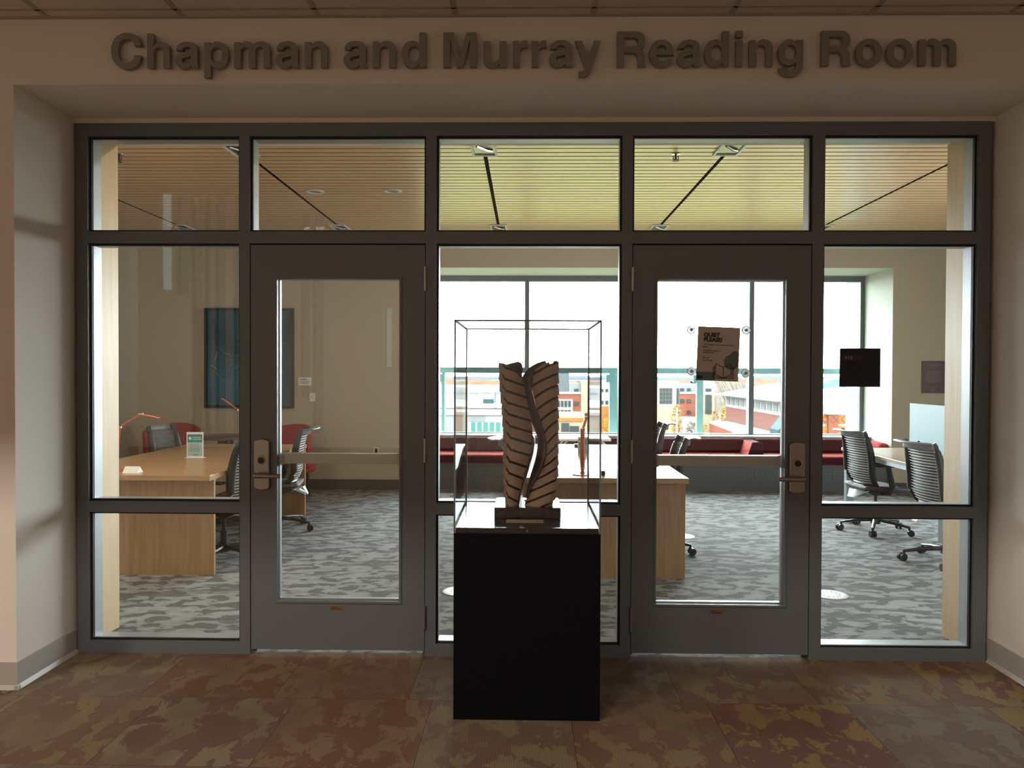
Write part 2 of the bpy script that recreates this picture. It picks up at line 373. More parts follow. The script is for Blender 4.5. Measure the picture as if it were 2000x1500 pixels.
# vinyl base
def cove(poly_a, poly_b): pass
m = MB(); m.box(-AX, -AX+.008, YW, 0, 0, .125); m.prism([(-AX, 0), (-AX+.02, 0), (-AX+.008, .02), (-AX, .02)], YW-.02, 0)
m.box(-9, -AX+.008, YW-.0081, YW, 0, .1252); m.prism([(YW, 0), (YW-.02, 0), (YW-.008, .02), (YW, .02)], -9, -AX+.02, 'x')
struct(m.build('baseboard_left', MT['base']), 'grey vinyl wall base left of the alcove')
a = AX+.006
m = MB(); m.box(a-.008, a, YW-.008, 0, 0, .125); m.prism([(a, 0), (a-.02, 0), (a-.008, .02), (a, .02)], YW-.02, 0)
m.box(a-.008, 6.6, YW-.008, YW, 0, .125)
struct(m.build('baseboard_right', MT['base']), 'grey vinyl wall base right of the alcove')

# ============================================================ READING ROOM SHELL
RC = 3.16; YB = 5.7; YWIN = 6.5; RX0 = -1.36; RX1 = 4.575; RZ = 2.815
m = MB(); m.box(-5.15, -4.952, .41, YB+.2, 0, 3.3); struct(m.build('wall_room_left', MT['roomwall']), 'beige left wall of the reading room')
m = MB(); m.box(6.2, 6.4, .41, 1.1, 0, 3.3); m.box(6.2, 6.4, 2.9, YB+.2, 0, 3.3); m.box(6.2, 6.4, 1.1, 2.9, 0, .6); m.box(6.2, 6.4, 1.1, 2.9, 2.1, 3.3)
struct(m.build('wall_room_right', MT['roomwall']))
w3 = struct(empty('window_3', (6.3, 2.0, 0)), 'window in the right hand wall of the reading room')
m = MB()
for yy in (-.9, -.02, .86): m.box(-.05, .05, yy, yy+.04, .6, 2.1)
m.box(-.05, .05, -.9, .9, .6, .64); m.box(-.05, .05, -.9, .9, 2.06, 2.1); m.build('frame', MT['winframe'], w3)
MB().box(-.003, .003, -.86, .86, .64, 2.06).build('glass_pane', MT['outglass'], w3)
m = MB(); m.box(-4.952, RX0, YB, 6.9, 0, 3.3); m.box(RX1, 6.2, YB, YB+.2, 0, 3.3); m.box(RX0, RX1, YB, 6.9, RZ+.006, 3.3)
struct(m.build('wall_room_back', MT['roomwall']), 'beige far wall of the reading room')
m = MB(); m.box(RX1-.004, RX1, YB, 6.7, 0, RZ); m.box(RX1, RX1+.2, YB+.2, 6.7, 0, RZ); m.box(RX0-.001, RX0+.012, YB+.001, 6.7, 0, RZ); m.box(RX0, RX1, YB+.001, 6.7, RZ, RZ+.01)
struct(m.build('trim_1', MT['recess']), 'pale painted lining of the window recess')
m = MB(); m.box(-9, -5.15, .41, .45, 0, 5.6); struct(m.build('wall_outer', MT['hallwall']))
m = MB(); m.box(-5.2, 6.4, .41, 6.9, 3.30, 3.4)
rcl = struct(m.build('ceiling_room', MT['slatgap']), 'linear slat ceiling of the reading room')
SLOTS = [-4.0, -2.167, -.331, 1.5, 3.341]
edges = [-4.952]+[v for s_ in SLOTS for v in (s_-.016, s_+.016)]+[6.2]
m = MB(); yv = 1.635-.104*12
y = yv
while y < YB-.02:
    for i in range(0, len(edges), 2): m.box(edges[i], edges[i+1], y+.021, min(y+.104, YB), RC, RC+.003)
    y += .104
m.build('slat_boards', MT['slat'], rcl)
def at_y(px, py, y_):
    d = f+r2*(px-1000)/1500-u2*(py-750)/1500; t = (y_-CAM.y)/d.y; return CAM+d*t
m = MB(); m.box(-4.952, RX0, YB-.012, YB, 0, .129); struct(m.build('baseboard_back', MT['darkbase']), 'dark grey base along the far wall')
m = MB(); m.box(-4.952, -4.94, .41, YB-.012, 0, .129); struct(m.build('baseboard_room_left', MT['darkbase']))
m = MB(); m.box(RX1, 6.2, YB-.012, YB, 0, .129); struct(m.build('baseboard_room_right', MT['darkbase']))
# wood lined reveals
for s_, n in ((-1, 'trim_2'), (1, 'trim_3')):
    x0, x1 = sorted((s_*2.372, s_*2.42)); m = MB(); m.box(x0, x1, .112, .412, 0, 2.787)
    struct(m.build(n, MT['wood']), 'light maple reveal at the %s end of the glazed front' % ('left' if s_ < 0 else 'right'))
# ceiling fixtures
def ceiling_light(x, y0, y1, lab):
    t = empty('ceiling_light', (x, (y0+y1)/2, RC), label=lab, cat='ceiling light', group='square slot lights in the slat ceiling')
    h = (y1-y0)/2; w_ = .095
    m = MB(); m.box(-w_, w_, -h, -h+.02, -.012, 0); m.box(-w_, w_, h-.02, h, -.012, 0); m.box(-w_, -w_+.018, -h+.02, h-.02, -.012, 0); m.box(w_-.018, w_, -h+.02, h-.02, -.012, 0)
    m.build('frame', MT['fixture'], t)
    m = MB(); m.box(-w_+.018, w_-.018, -h+.02, h-.02, -.002, 0); m.build('reflector', MT['fixdark'], t)
    m = MB(); m.tube([(-.05, -h*.5, -.005), (.02, 0, -.012), (.06, h*.2, -.008)], .010, 8); m.build('lamp_tube', MT['chrome'], t, smooth=True)
ceiling_light(-4.0, 4.68, 5.02, 'small ceiling light seen through the leftmost pane, far end of the room')
ceiling_light(-2.167, 1.60, 1.93, 'near ceiling light cut by the mullion above the left door')
ceiling_light(-2.167, 4.68, 5.02, 'far ceiling light above the left door')
ceiling_light(-.331, 1.595, 1.92, 'near ceiling light in the middle pane above the display case')
ceiling_light(-.331, 4.67, 5.03, 'far ceiling light in the middle pane above the display case')
ceiling_light(1.5, 1.595, 1.92, 'near ceiling light above the right door')
ceiling_light(1.5, 4.67, 5.03, 'far ceiling light above the right door')
ceiling_light(3.341, 4.68, 5.02, 'ceiling light at the lower left of the rightmost top pane')
def downlight(x, y, lab):
    t = empty('downlight', (x, y, RC), label=lab, cat='downlight', group='round downlights')
    MB().lathe([(.085, 0), (.085, -.006), (.06, -.008), (.055, 0)]).build('trim_ring', MT['fixture'], t, smooth=True)
    MB().lathe([(.054, -.001), (.05, -.004)]).build('lens', MT['chrome'], t)
downlight(-1.972, 3.101, 'round downlight over the left door, left one of the pair')
downlight(-1.246, 3.082, 'round downlight over the left door, right one of the pair')
def sprinkler(x, y, lab):
    t = empty('sprinkler', (x, y, RC), label=lab, cat='sprinkler', group='ceiling sprinklers')
    MB().lathe([(.035, 0), (.035, -.004), (.02, -.008)]).build('escutcheon', MT['chrome'], t, smooth=True)
    m = MB(); m.cyl((0, 0, -.005), (0, 0, -.045), .008); m.tube([(-.018, 0, -.02), (-.02, 0, -.04), (0, 0, -.055)], .004, 6); m.tube([(.018, 0, -.02), (.02, 0, -.04), (0, 0, -.055)], .004, 6)
    m.lathe([(.026, -.056), (.026, -.058)]); m.build('head', MT['steeldark'], t)
sprinkler(-3.159, 1.894, 'pendent sprinkler head in the leftmost top pane')
sprinkler(1.122, 1.887, 'pendent sprinkler head left of the light above the right door')

# ============================================================ GLAZED FRONT
FD = .11
w1 = struct(empty('window_1'), 'dark bronze framed glazed front of the reading room')
VX = [(-2.375, -2.313), (-1.511, -1.457), (-.534, -.478), (.486, .540), (1.466, 1.525), (2.309, 2.374)]
bays = [(-2.313, -1.511), (-1.457, -.534), (-.478, .486), (.540, 1.466), (1.525, 2.309)]
m = MB()
for a, b in VX: m.box(a, b, 0, FD, 0, 2.787)
for a, b in bays: m.box(a, b, 0, FD, 2.719, 2.787); m.box(a, b, 0, FD, 2.160, 2.222)
for i in (0, 2, 4): a, b = bays[i]; m.box(a, b, 0, FD, .745, .803); m.box(a, b, 0, FD, 0, .063)
for i in (1, 3):     # stops added behind the door leaves to block light in the gaps
    a, b = bays[i]; m.box(a, a+.018, .056, .072, 0, 2.160); m.box(b-.018, b, .056, .072, 0, 2.160); m.box(a, b, .056, .072, 2.142, 2.160)
m.build('frame', MT['frame'], w1)
# interior stops behind the glass, coloured paler to carry the window light
def ring(m, a, b, z0, z1, y0, y1, t):
    m.box(a, b, y0, y1, z0, z0+t); m.box(a, b, y0, y1, z1-t, z1); m.box(a, a+t, y0, y1, z0+t, z1-t); m.box(b-t, b, y0, y1, z0+t, z1-t)
openings = []
for i, (a, b) in enumerate(bays):
    openings.append((a, b, 2.222, 2.719))
    if i in (0, 2, 4): openings += [(a, b, .803, 2.160), (a, b, .063, .745)]
for a, b, z0, z1 in openings:
    m = MB(); ring(m, a, b, z0, z1, .02, .034, .010); m.build('gasket', MT['gasket'], w1)
    m = MB(); ring(m, a, b, z0, z1, .046, FD+.012, .006); m.build('glazing_stop', MT['alu'], w1)
    m = MB(); m.box(a+.003, b-.003, .036, .044, z0+.003, z1-.003)
    m.build('glass_pane', MT['glass'], w1)

def make_door(n, hinge_right):
    x0, x1 = (-1.453, -.538) if n == 1 else (.544, 1.462)
    g0, g1 = (-1.313, -.671) if n == 1 else (.672, 1.333)
    z0, z1, gz0, gz1 = .026, 2.152, .285, 1.977
    t = struct(empty('door_%d' % n, ((x0+x1)/2, 0, 0)), ('left' if n == 1 else 'right')+' dark bronze glazed door')
    cx = (x0+x1)/2; X = lambda v: v-cx
    m = MB(); D0, D1 = .004, .050
    m.box(X(x0), X(g0), D0, D1, z0, z1); m.box(X(g1), X(x1), D0, D1, z0, z1)
    m.box(X(g0), X(g1), D0, D1, gz1, z1); m.box(X(g0), X(g1), D0, D1, z0, gz0)
    m.build('door_leaf', MT['frame'], t)
    m = MB(); ring(m, X(g0)-.012, X(g1)+.012, gz0-.012, gz1+.012, D0-.006, D0, .012); m.build('glazing_bead', MT['frame'], t)
    m = MB(); ring(m, X(g0), X(g1), gz0, gz1, .032, D1+.006, .006); m.build('inner_bead', MT['alu'], t)  # paler bead colour holds the window light on its edge
    m = MB(); m.box(X(g0)+.001, X(g1)-.001, .022, .029, gz0+.001, gz1-.001); m.build('glass_pane', MT['glass'], t)
    hx = X(x1)+.002 if hinge_right else X(x0)-.002
    for zc in (1.975, 1.08, .205):
        m = MB(); m.cyl((hx, -.006, zc-.062), (hx, -.006, zc+.062), .008, n=12)
        for q in (-.04, -.013, .013, .04): m.cyl((hx, -.006, zc+q-.001), (hx, -.006, zc+q+.001), .0092, n=12)
        m.build('hinge', MT['bar'], t, smooth=True)
    px0, px1 = (-1.430, -1.350) if n == 1 else (1.353, 1.432)
    pc = X((px0+px1)/2); hw = (px1-px0)/2; zt, zb = 1.136, .870
    prof = []
    for k in range(9): a = pi*k/8; prof.append((pc+hw*cos(a), zt-.014+.014*sin(a)))
    for k in range(9): a = pi+pi*k/8; prof.append((pc+hw*cos(a), zb+.014+.014*sin(a)))
    m = MB(); m.prism(prof, D0-.022, D0); m.build('handle_plate', MT['steel'], t, bevel=.004)
    m = MB(); m.cyl((pc, D0-.020, 1.026), (pc, D0-.030, 1.026), .024, .021, n=28); c = m.build('lock_cylinder', MT['cylinder'], t, smooth=True)
    m = MB(); m.cyl((pc, D0-.028, 1.026), (pc, D0-.032, 1.026), .017, n=24); m.box(pc-.002, pc+.002, D0-.034, D0-.030, 1.016, 1.034)
    m.build('keyway', MT['steeldark'], c)
    s_ = 1 if n == 1 else -1
    m = MB(); m.cyl((pc-.012*s_, D0-.02, .950), (pc-.012*s_, D0-.058, .950), .013, n=18)
    m.tube([(pc-.025*s_, D0-.056, .949), (pc+.03*s_, D0-.060, .949), (pc+.085*s_, D0-.058, .948), (pc+.108*s_, D0-.050, .947)], [.016, .015, .014, .012], 12, flat=.9)
    m.build('lever', MT['steel'], t, smooth=True)
    m = MB(); m.box(X(g0)-.03, X(g1)+.03, .056, .100, 1.000, 1.056); m.box(X(g0)-.03, X(g0)+.02, .05, .056, .995, 1.06); m.box(X(g1)-.02, X(g1)+.03, .05, .056, .995, 1.06)
    m.build('push_bar', MT['bar'], t, bevel=.006)
    lx = X(-.998) if n == 1 else X(.99)
    m = MB(); m.box(lx-.036, lx+.036, D0-.0015, D0, .235, .258); q = m.build('rating_label', MT['brass'], t)
    m = MB(); m.box(lx-.028, lx+.0, D0-.002, D0-.0015, .248, .252); m.box(lx-.028, lx+.024, D0-.002, D0-.0015, .241, .244); m.build('label_print', MT['ink'], q)
    return t
make_door(1, True); make_door(2, False)

# ============================================================ SIGN LETTERS
G = {
'C': (722, ["M684 462 L540 462 C525 560 470 612 380 612 C265 612 194 518 194 358 C194 198 265 106 380 106 C472 106 530 160 542 262 L684 262 C672 90 555 -19 380 -19 C178 -19 44 130 44 358 C44 588 178 737 380 737 C555 737 670 640 684 462"]),
'h': (611, ["M65 0 L65 718 L205 718 L205 465 C240 520 290 546 350 546 C470 546 546 475 546 355 L546 0 L406 0 L406 320 C406 390 370 428 310 428 C245 428 205 385 205 315 L205 0"]),
'n': (611, ["M65 0 L65 532 L198 532 L198 458 C235 516 290 546 355 546 C475 546 546 475 546 355 L546 0 L406 0 L406 320 C406 390 370 428 310 428 C245 428 205 385 205 315 L205 0"]),
'm': (889, ["M64 0 L64 532 L196 532 L196 466 C228 520 280 546 338 546 C400 546 448 520 475 470 C512 520 565 546 630 546 C750 546 826 480 826 360 L826 0 L686 0 L686 325 C686 395 655 428 602 428 C548 428 515 390 515 325 L515 0 L375 0 L375 325 C375 395 345 428 292 428 C238 428 204 390 204 325 L204 0"]),
'r': (389, ["M64 0 L64 532 L196 532 L196 435 C225 505 275 546 340 546 C352 546 363 545 373 543 L373 400 C358 404 345 405 330 405 C248 405 204 360 204 270 L204 0"]),
'u': (611, ["M545 532 L545 0 L412 0 L412 74 C375 16 320 -14 255 -14 C135 -14 66 57 66 177 L66 532 L206 532 L206 212 C206 142 240 104 300 104 C365 104 405 147 405 217 L405 532"]),
'a': (556, ["M527 0 L384 0 C376 15 371 35 369 55 C325 8 270 -14 205 -14 C100 -14 29 50 29 150 C29 245 90 300 195 317 L300 332 C345 339 362 352 362 382 C362 420 330 438 278 438 C222 438 190 415 184 368 L50 368 C55 480 140 546 280 546 C425 546 502 490 502 385 L502 100 C502 60 508 35 527 18",
            "M362 250 C345 238 320 230 280 223 C215 213 169 200 169 155 C169 115 197 94 242 94 C310 94 362 135 362 200"]),
'p': (611, ["M62 -207 L62 532 L195 532 L195 462 C232 518 285 546 348 546 C485 546 578 430 578 265 C578 100 485 -14 348 -14 C285 -14 238 12 202 60 L202 -207",
            "M320 430 C250 430 202 367 202 266 C202 165 250 102 320 102 C390 102 438 165 438 266 C438 367 390 430 320 430"]),
'd': (611, ["M546 718 L546 0 L413 0 L413 68 C378 14 325 -14 262 -14 C125 -14 34 100 34 265 C34 430 125 546 262 546 C325 546 372 522 406 474 L406 718",
            "M290 430 C220 430 174 367 174 266 C174 165 220 102 290 102 C360 102 406 165 406 266 C406 367 360 430 290 430"]),
'g': (611, ["M553 532 L420 532 L420 458 C384 516 332 546 268 546 C135 546 40 432 40 272 C40 112 130 2 262 2 C325 2 376 28 413 78 L413 20 C413 -60 370 -104 292 -104 C235 -104 200 -82 192 -42 L55 -42 C62 -150 150 -217 290 -217 C455 -217 553 -135 553 5",
            "M300 432 C228 432 180 370 180 274 C180 180 226 116 298 116 C368 116 415 178 415 274 C415 370 368 432 300 432"]),
'e': (556, ["M165 232 L528 232 C530 430 440 546 276 546 C125 546 23 432 23 263 C23 92 125 -14 276 -14 C400 -14 488 45 520 150 L385 150 C368 118 335 100 288 100 C215 100 170 148 165 232",
            "M167 322 C176 395 214 434 275 434 C336 434 374 395 381 322"]),
'i': (278, ["M69 0 L69 532 L209 532 L209 0", "M69 596 L69 725 L209 725 L209 596"]),
'y': (556, ["M10 532 L155 532 L277 160 L396 532 L539 532 L350 -45 C310 -165 265 -214 165 -214 C140 -214 115 -212 85 -208 L85 -98 C100 -101 118 -102 130 -102 C175 -102 200 -80 205 -35 C206 -20 203 -5 198 12"]),
'M': (833, ["M69 0 L69 718 L283 718 L417 200 L549 718 L765 718 L765 0 L625 0 L625 560 L485 0 L348 0 L209 560 L209 0"]),
'R': (722, ["M76 0 L76 718 L460 718 C590 718 662 645 662 520 C662 435 625 375 560 345 C630 318 650 268 652 190 C654 90 655 45 677 22 L677 0 L517 0 C510 25 508 60 508 120 C508 225 485 285 385 285 L226 285 L226 0",
            "M226 408 L226 595 L420 595 C485 595 514 565 514 502 C514 438 485 408 415 408"]),
'o': (611, ["M306 546 C465 546 578 430 578 266 C578 102 465 -14 306 -14 C147 -14 34 102 34 266 C34 430 147 546 306 546",
            "M306 432 C226 432 174 368 174 266 C174 164 226 100 306 100 C386 100 438 164 438 266 C438 368 386 432 306 432"]),
}
def glyph_mesh(ch, size, ext):
    import re
    cu = bpy.data.curves.new('glyph', 'CURVE'); cu.dimensions = '2D'; cu.fill_mode = 'BOTH'; cu.extrude = ext
    k = size/1000
    for path in G[ch][1]:
        pts = []; cur = None
        for c, args in re.findall(r'([MLC])([^MLC]*)', path):
            v = [float(x)*k for x in args.split()]
            if c in 'ML': 
                q = (v[0], v[1])
                pts.append(q); cur = q
            else:
                p0 = cur; p1, p2, p3 = (v[0], v[1]), (v[2], v[3]), (v[4], v[5])
                for i in range(1, 9):
                    t = i/8; pts.append(tuple((1-t)**3*p0[j]+3*(1-t)**2*t*p1[j]+3*(1-t)*t*t*p2[j]+t**3*p3[j] for j in (0, 1)))
                cur = p3
        if abs(pts[0][0]-pts[-1][0])+abs(pts[0][1]-pts[-1][1]) < 1e-6: pts.pop()
        sp = cu.splines.new('POLY'); sp.points.add(len(pts)-1); sp.use_cyclic_u = True
        for i, q in enumerate(pts): sp.points[i].co = (q[0], q[1], 0, 1)
    o = bpy.data.objects.new('glyph', cu); C.objects.link(o)
    me = bpy.data.meshes.new_from_object(o.evaluated_get(bpy.context.evaluated_depsgraph_get())); bpy.data.objects.remove(o)
    me.materials.clear(); me.materials.append(MT['letter']); me.name = 'sign_letter'
    return me
EM = .2165; glyphs = {}
ords = ['first', 'second', 'third', 'fourth', 'fifth', 'sixth', 'seventh']
for word, xs, xe in (('Chapman', -1.912, -.918), ('and', -.845, -.469), ('Murray', -.39, .322), ('Reading', .396, 1.231), ('Room', 1.314, 1.913)):
    adv = [G[c][0]*EM/1000 for c in word]
    lsb = {'C': 44, 'a': 29, 'M': 69, 'R': 76}[word[0]]*EM/1000
    rsb = {'n': 65, 'd': 65, 'y': 17, 'g': 58, 'm': 63}[word[-1]]*EM/1000
    nat = sum(adv)-lsb-rsb; extra = ((xe-xs)-nat)/(len(word)-1)
    x = xs-lsb
    for i, ch in enumerate(word):
        if ch not in glyphs: glyphs[ch] = glyph_mesh(ch, EM, .011)
        o = bpy.data.objects.new('sign_letter', glyphs[ch]); C.objects.link(o)
        o.location = (x, YW-.024, 2.8745); o.rotation_euler = (R(90), 0, 0)
        tag(o, 'grey metal letter %s, %s letter of "%s" on the wall sign' % (ch, ords[i], word), 'letter', 'raised metal letters of the wall sign')
        x += adv[i]+extra

# ============================================================ PEDESTAL, CASE, SCULPTURE
PX0, PX1, PY0, PY1, PT = -.3155, .3125, -.733, -.072, .820
pcx, pcy = (PX0+PX1)/2, (PY0+PY1)/2
pw, pd = (PX1-PX0)/2, (PY1-PY0)/2
t = empty('display_pedestal', (pcx, pcy, 0), label='tall square matt black pedestal standing on the carpet before the glass', cat='pedestal')
MB().box(-pw, pw, -pd, pd, 0, PT-.018).build('body', MT['black'], t, bevel=.002)
MB().box(-pw+.008, pw-.008, -pd+.008, pd-.008, PT-.018, PT+.004).build('top_plate', MT['blacktop'], t, bevel=.001)
m = MB(); m.cyl((0, -pd+.0085, PT-.008), (0, -pd+.006, PT-.008), .004, n=12); m.build('screw', MT['steel'], t)
# acrylic cover
CT = 1.712; th = .006
cs = empty('acrylic_case', (pcx, pcy, PT-.018), label='clear acrylic box cover over the carved sculpture on the pedestal', cat='display case')
h = CT-PT+.018
def panel(nm, *b): MB().box(*b).build(nm, MT['acrylic'], cs)
panel('side_panel', -pw, pw, -pd, -pd+.002, .0, h); panel('side_panel', -pw, pw, pd-.002, pd, .0, h)
panel('side_panel', -pw, -pw+.002, -pd+.002, pd-.002, .0, h); panel('side_panel', pw-.002, pw, -pd+.002, pd-.002, .0, h)
panel('top_panel', -pw+.002, pw-.002, -pd+.002, pd-.002, h-.002, h)
m = MB(); e_ = .007
for sx_ in (-1, 1):
    for sy_ in (-1, 1):
        cx_, cy_ = sx_*(pw-e_/2), sy_*(pd-e_/2); m.box(cx_-e_/2, cx_+e_/2, cy_-e_/2, cy_+e_/2, .0, h+.001)
for sy_ in (-1, 1): cy_ = sy_*(pd-e_/2); m.box(-pw, pw, cy_-e_/2, cy_+e_/2, h-.005, h+.0015)
for sx_ in (-1, 1): cx_ = sx_*(pw-e_/2); m.box(cx_-e_/2, cx_+e_/2, -pd, pd, h-.005, h+.0015)
m.build('polished_edge', MT['acredge'], cs)
# stone slab
SZ = PT+.004
sl = MB().box(-.152, .152, -.14, .14, 0, .050).build('sculpture_base', MT['slab'], bevel=.004, loc=(.0, -.372, SZ))
tag(sl, 'low black stone slab carrying the carved sculpture', 'base')
cd = empty('caption_card', (-.012, -.575, SZ), label='cream caption card lying in front of the stone slab', cat='card')
m = MB(); m.box(-.083, .083, -.028, .03, 0, .002); m.build('card', MT['cream'], cd)
m = MB(); m.box(.048, .075, -.021, -.014, .002, .0025); m.build('print', MT['ink'], cd)

SY = -.40; SCL = 1500/(SY+4.0)
def S(cx, cy):   # outline measured on the sculpture -> metres across and up from its foot
    px, py = 950+cx*.2067, 690+cy*.2067
    return ((px-1028.5)/SCL, 1.487-(py-728.5)/SCL-(SZ+.05))
def interp(tab, v):
    if v <= tab[0][0]: return tab[0][1]
    for (a, b), (c, d) in zip(tab, tab[1:]):
        if v <= c:
            t = (v-a)/(c-a); return b+(d-b)*t
    return tab[-1][1]
def smooth_interp(tab, v):
    s_ = 0
    for k in (-2, -1, 0, 1, 2): s_ += interp(tab, v+k*18)
    return s_/5
leafs = empty('leaf_sculpture', (0, SY, SZ+.05), label='carved wooden sculpture of two upright ribbed leaves inside the case', cat='sculpture')
# tables in outline units: cy -> cx
Lin = [(240, 330), (330, 350), (450, 372), (560, 400), (650, 415), (800, 431), (880, 431), (980, 410), (1080, 380), (1180, 350), (1300, 318), (1446, 288)]
Lout = [(90, 108), (300, 116), (560, 140), (800, 156), (1000, 152), (1200, 156), (1350, 166), (1446, 182)]
Rin = [(160, 425), (290, 402), (430, 440), (640, 492), (750, 535), (900, 555), (1040, 525), (1200, 440), (1345, 375), (1446, 345)]
Rout = [(65, 668), (300, 666), (800, 668), (1200, 664), (1330, 650), (1446, 600)]
def leaf(side):
    m = MB(); NU, NV = 64, 460; rows = []; mats = []
    pitch = 109.0
    for j in range(NV+1):
        row = []; mr = []
        for i in range(NU+1):
            q = i/NU            # 0 rear ... .30 silhouette ... .42 front corner ... 1 spine edge
            g = max(0, (q-.30)/.70)   # 0 at silhouette, 1 at the spine
            if side == 'L': top = 90+150*g**1.3
            else: top = 70+ (25*math.sin(g*9)*.3) + 30*min(1, g*3) + 100*max(0, g-.55)**1.5/ .3
            if q < .30: top = top+60*(1-q/.30)
            cy = 1446-(1446-top)*(j/NV)
            # groove profile
            if side == 'L':
                ph = cy-(62*max(0, (g-.20)/.8)**1.1 if g > .20 else -(90*(.20-g)/.20)) - 232
                if q < .30: ph = cy+90+120*(.30-q)-232
            else:
                ph = cy-(128*max(0, g-.10)**1.25) - 190
                if g < .10: ph = cy+(.10-g)*200-190
                if q < .30: ph = cy+20+120*(.30-q)-190
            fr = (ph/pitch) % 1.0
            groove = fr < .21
            xo = smooth_interp(Lout if side == 'L' else Rout, cy); xi = smooth_interp(Lin if side == 'L' else Rin, cy)
            wdt = .0; X0, Z = S(xo, cy); X1, _ = S(xi, cy)
            sgn = 1 if side == 'L' else -1
            if q < .30:      # side wall running to the rear
                k = q/.30; x = X0+sgn*(.028*(1-k)**2); y = .115-.155*k
            elif q < .42:    # rounded corner at the silhouette
                k = (q-.30)/.12; x = X0+sgn*(abs(X1-X0)*.22)*k; y = -.040-.038*sin(k*pi/2)
            else:
                k = (q-.42)/.58; x = X0+(X1-X0)*(.22+.78*k); y = -.078-.010*sin(k*pi)+.030*k*k
            off = -.0075 if groove else .004*(fr-.21)/.79
            if g > .97: off = min(off, 0)
            if q < .36: x += -sgn*off*1.0
            else: y -= off
            row.append((x, y, Z)); mr.append(1 if groove else 0)
        rows.append(row); mats.append(mr)
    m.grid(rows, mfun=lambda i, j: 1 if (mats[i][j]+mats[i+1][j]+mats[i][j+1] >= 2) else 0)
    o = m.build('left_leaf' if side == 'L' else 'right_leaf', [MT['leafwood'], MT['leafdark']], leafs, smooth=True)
    s_ = o.modifiers.new('thick', 'SOLIDIFY'); s_.thickness = .012; s_.offset = -1
    return o
leaf('L'); leaf('R')
def strip(name, A, B, yA, yB, material, thick=.010, n=60, mid=0.0):
    m = MB(); rows = []
    def along(T, t):
        k = t*(len(T)-1); i = min(int(k), len(T)-2); q = k-i
        def cr(p0, p1, p2, p3): return .5*((2*p1)+(-p0+p2)*q+(2*p0-5*p1+4*p2-p3)*q*q+(-p0+3*p1-3*p2+p3)*q**3)
        a, b, c, d = T[max(i-1, 0)], T[i], T[i+1], T[min(i+2, len(T)-1)]
        return tuple(cr(a[j], b[j], c[j], d[j]) for j in (0, 1))
    for j in range(n+1):
        t = j/n; a = S(*along(A, t)); b = S(*along(B, t)); row = []
        ya = yA(t); yb = yB(t)
        for i in range(9):
            k = i/8; row.append((a[0]+(b[0]-a[0])*k, ya+(yb-ya)*k-mid*sin(k*pi), a[1]+(b[1]-a[1])*k))
        rows.append(row)
    m.grid(rows); o = m.build(name, material, leafs, smooth=True)
    s_ = o.modifiers.new('thick', 'SOLIDIFY'); s_.thickness = thick; s_.offset = 0
    return o
strip('curling_spine',
      [(330, 235), (345, 310), (365, 420), (390, 540), (425, 650), (468, 760), (478, 880), (462, 990), (430, 1100), (395, 1220), (366, 1345)],
      [(420, 215), (405, 290), (432, 430), (470, 560), (505, 665), (542, 770), (556, 900), (530, 1035), (480, 1140), (420, 1240), (375, 1350)],
      lambda t: -.030+.03*sin(t*pi), lambda t: -.070+.012*sin(t*pi), MT['ribbon'], mid=.012)
strip('curling_tip',
      [(328, 240), (345, 205), (375, 165), (420, 125), (480, 95), (545, 78)],
      [(400, 300), (415, 250), (430, 215), (455, 180), (500, 150), (560, 105)],
      lambda t: -.035+.04*t, lambda t: -.055+.03*t, MT['ribbon'], mid=.008)
strip('curled_leaf_tip',
      [(160, 112), (200, 100), (245, 88), (290, 82), (315, 105), (321, 160), (312, 205)],
      [(165, 150), (205, 150), (240, 170), (275, 190), (300, 215), (315, 230), (325, 240)],
      lambda t: .03-.03*t, lambda t: -.03, MT['ribbon'], mid=-.02)
strip('left_leaf_edge',
      [(425, 770), (440, 800), (442, 860), (432, 940), (405, 1040), (370, 1150), (335, 1280), (318, 1440)],
      [(418, 770), (428, 800), (430, 860), (418, 940), (388, 1040), (350, 1150), (315, 1280), (286, 1440)],
      lambda t: .02, lambda t: -.06, MT['ribbon'])

# ============================================================ SIGNS ON THE GLASS
rs = empty('room_sign', (1.7285, -.002, 1.522), label='square black room sign reading 410 on the rightmost pane', cat='sign')
MB().box(-.105, .105, .033, .0355, -.1, .1).build('plate', MT['roomsign'], rs)
MB().box(-.082, .012, .0325, .033, .038, .066).build('number_strip', MT['roompurple'], rs)
text_mesh('number', '410', .028, MT['roomtext'], rs, (-.082, .0322, .042), bold=.0002)
po = empty('quiet_poster', (.989, 0, 1.59), label='beige poster reading QUIET PLEASE! on the right door glass', cat='poster')
po.rotation_euler = (0, R(2.0), 0)
pwid, phei = .1095, .1405
MB().box(-pwid, pwid, .014, .0165, -phei, phei).build('sheet', MT['paper'], po)
YP = .0135
text_mesh('heading', 'QUIET', .0285, MT['ink'], po, (-pwid+.032, YP, .0885), bold=.0014)
text_mesh('heading', 'PLEASE!', .0285, MT['ink'], po, (-pwid+.032, YP, .0635), bold=.0014)
text_mesh('body_text', 'The reading room is a distraction free\nspace.\n\nLooking for a space for\nconversations?', .0105, MT['inkbrown'], po, (-pwid+.029, YP, .044), bold=.0001)
text_mesh('body_text', 'Text us!', .0105, MT['inkbrown'], po, (-pwid+.029, YP, -.024), bold=.0001)
m = MB()
for a, b in ((-.079, -.066), (-.063, -.050), (-.046, -.030)): m.box(a, b, YP-.0003, YP, -.0375, -.0335)
m.build('body_text', MT['inkbrown'], po)
m = MB(); m.box(-pwid, -.012, YP, .014, -phei, -.095); m.build('colour_band', MT['tealgrey'], po)
m = MB(); m.box(-pwid+.006, -pwid+.035, YP-.0004, YP, -.132, -.115); m.build('logo_block', MT['ink'], po)
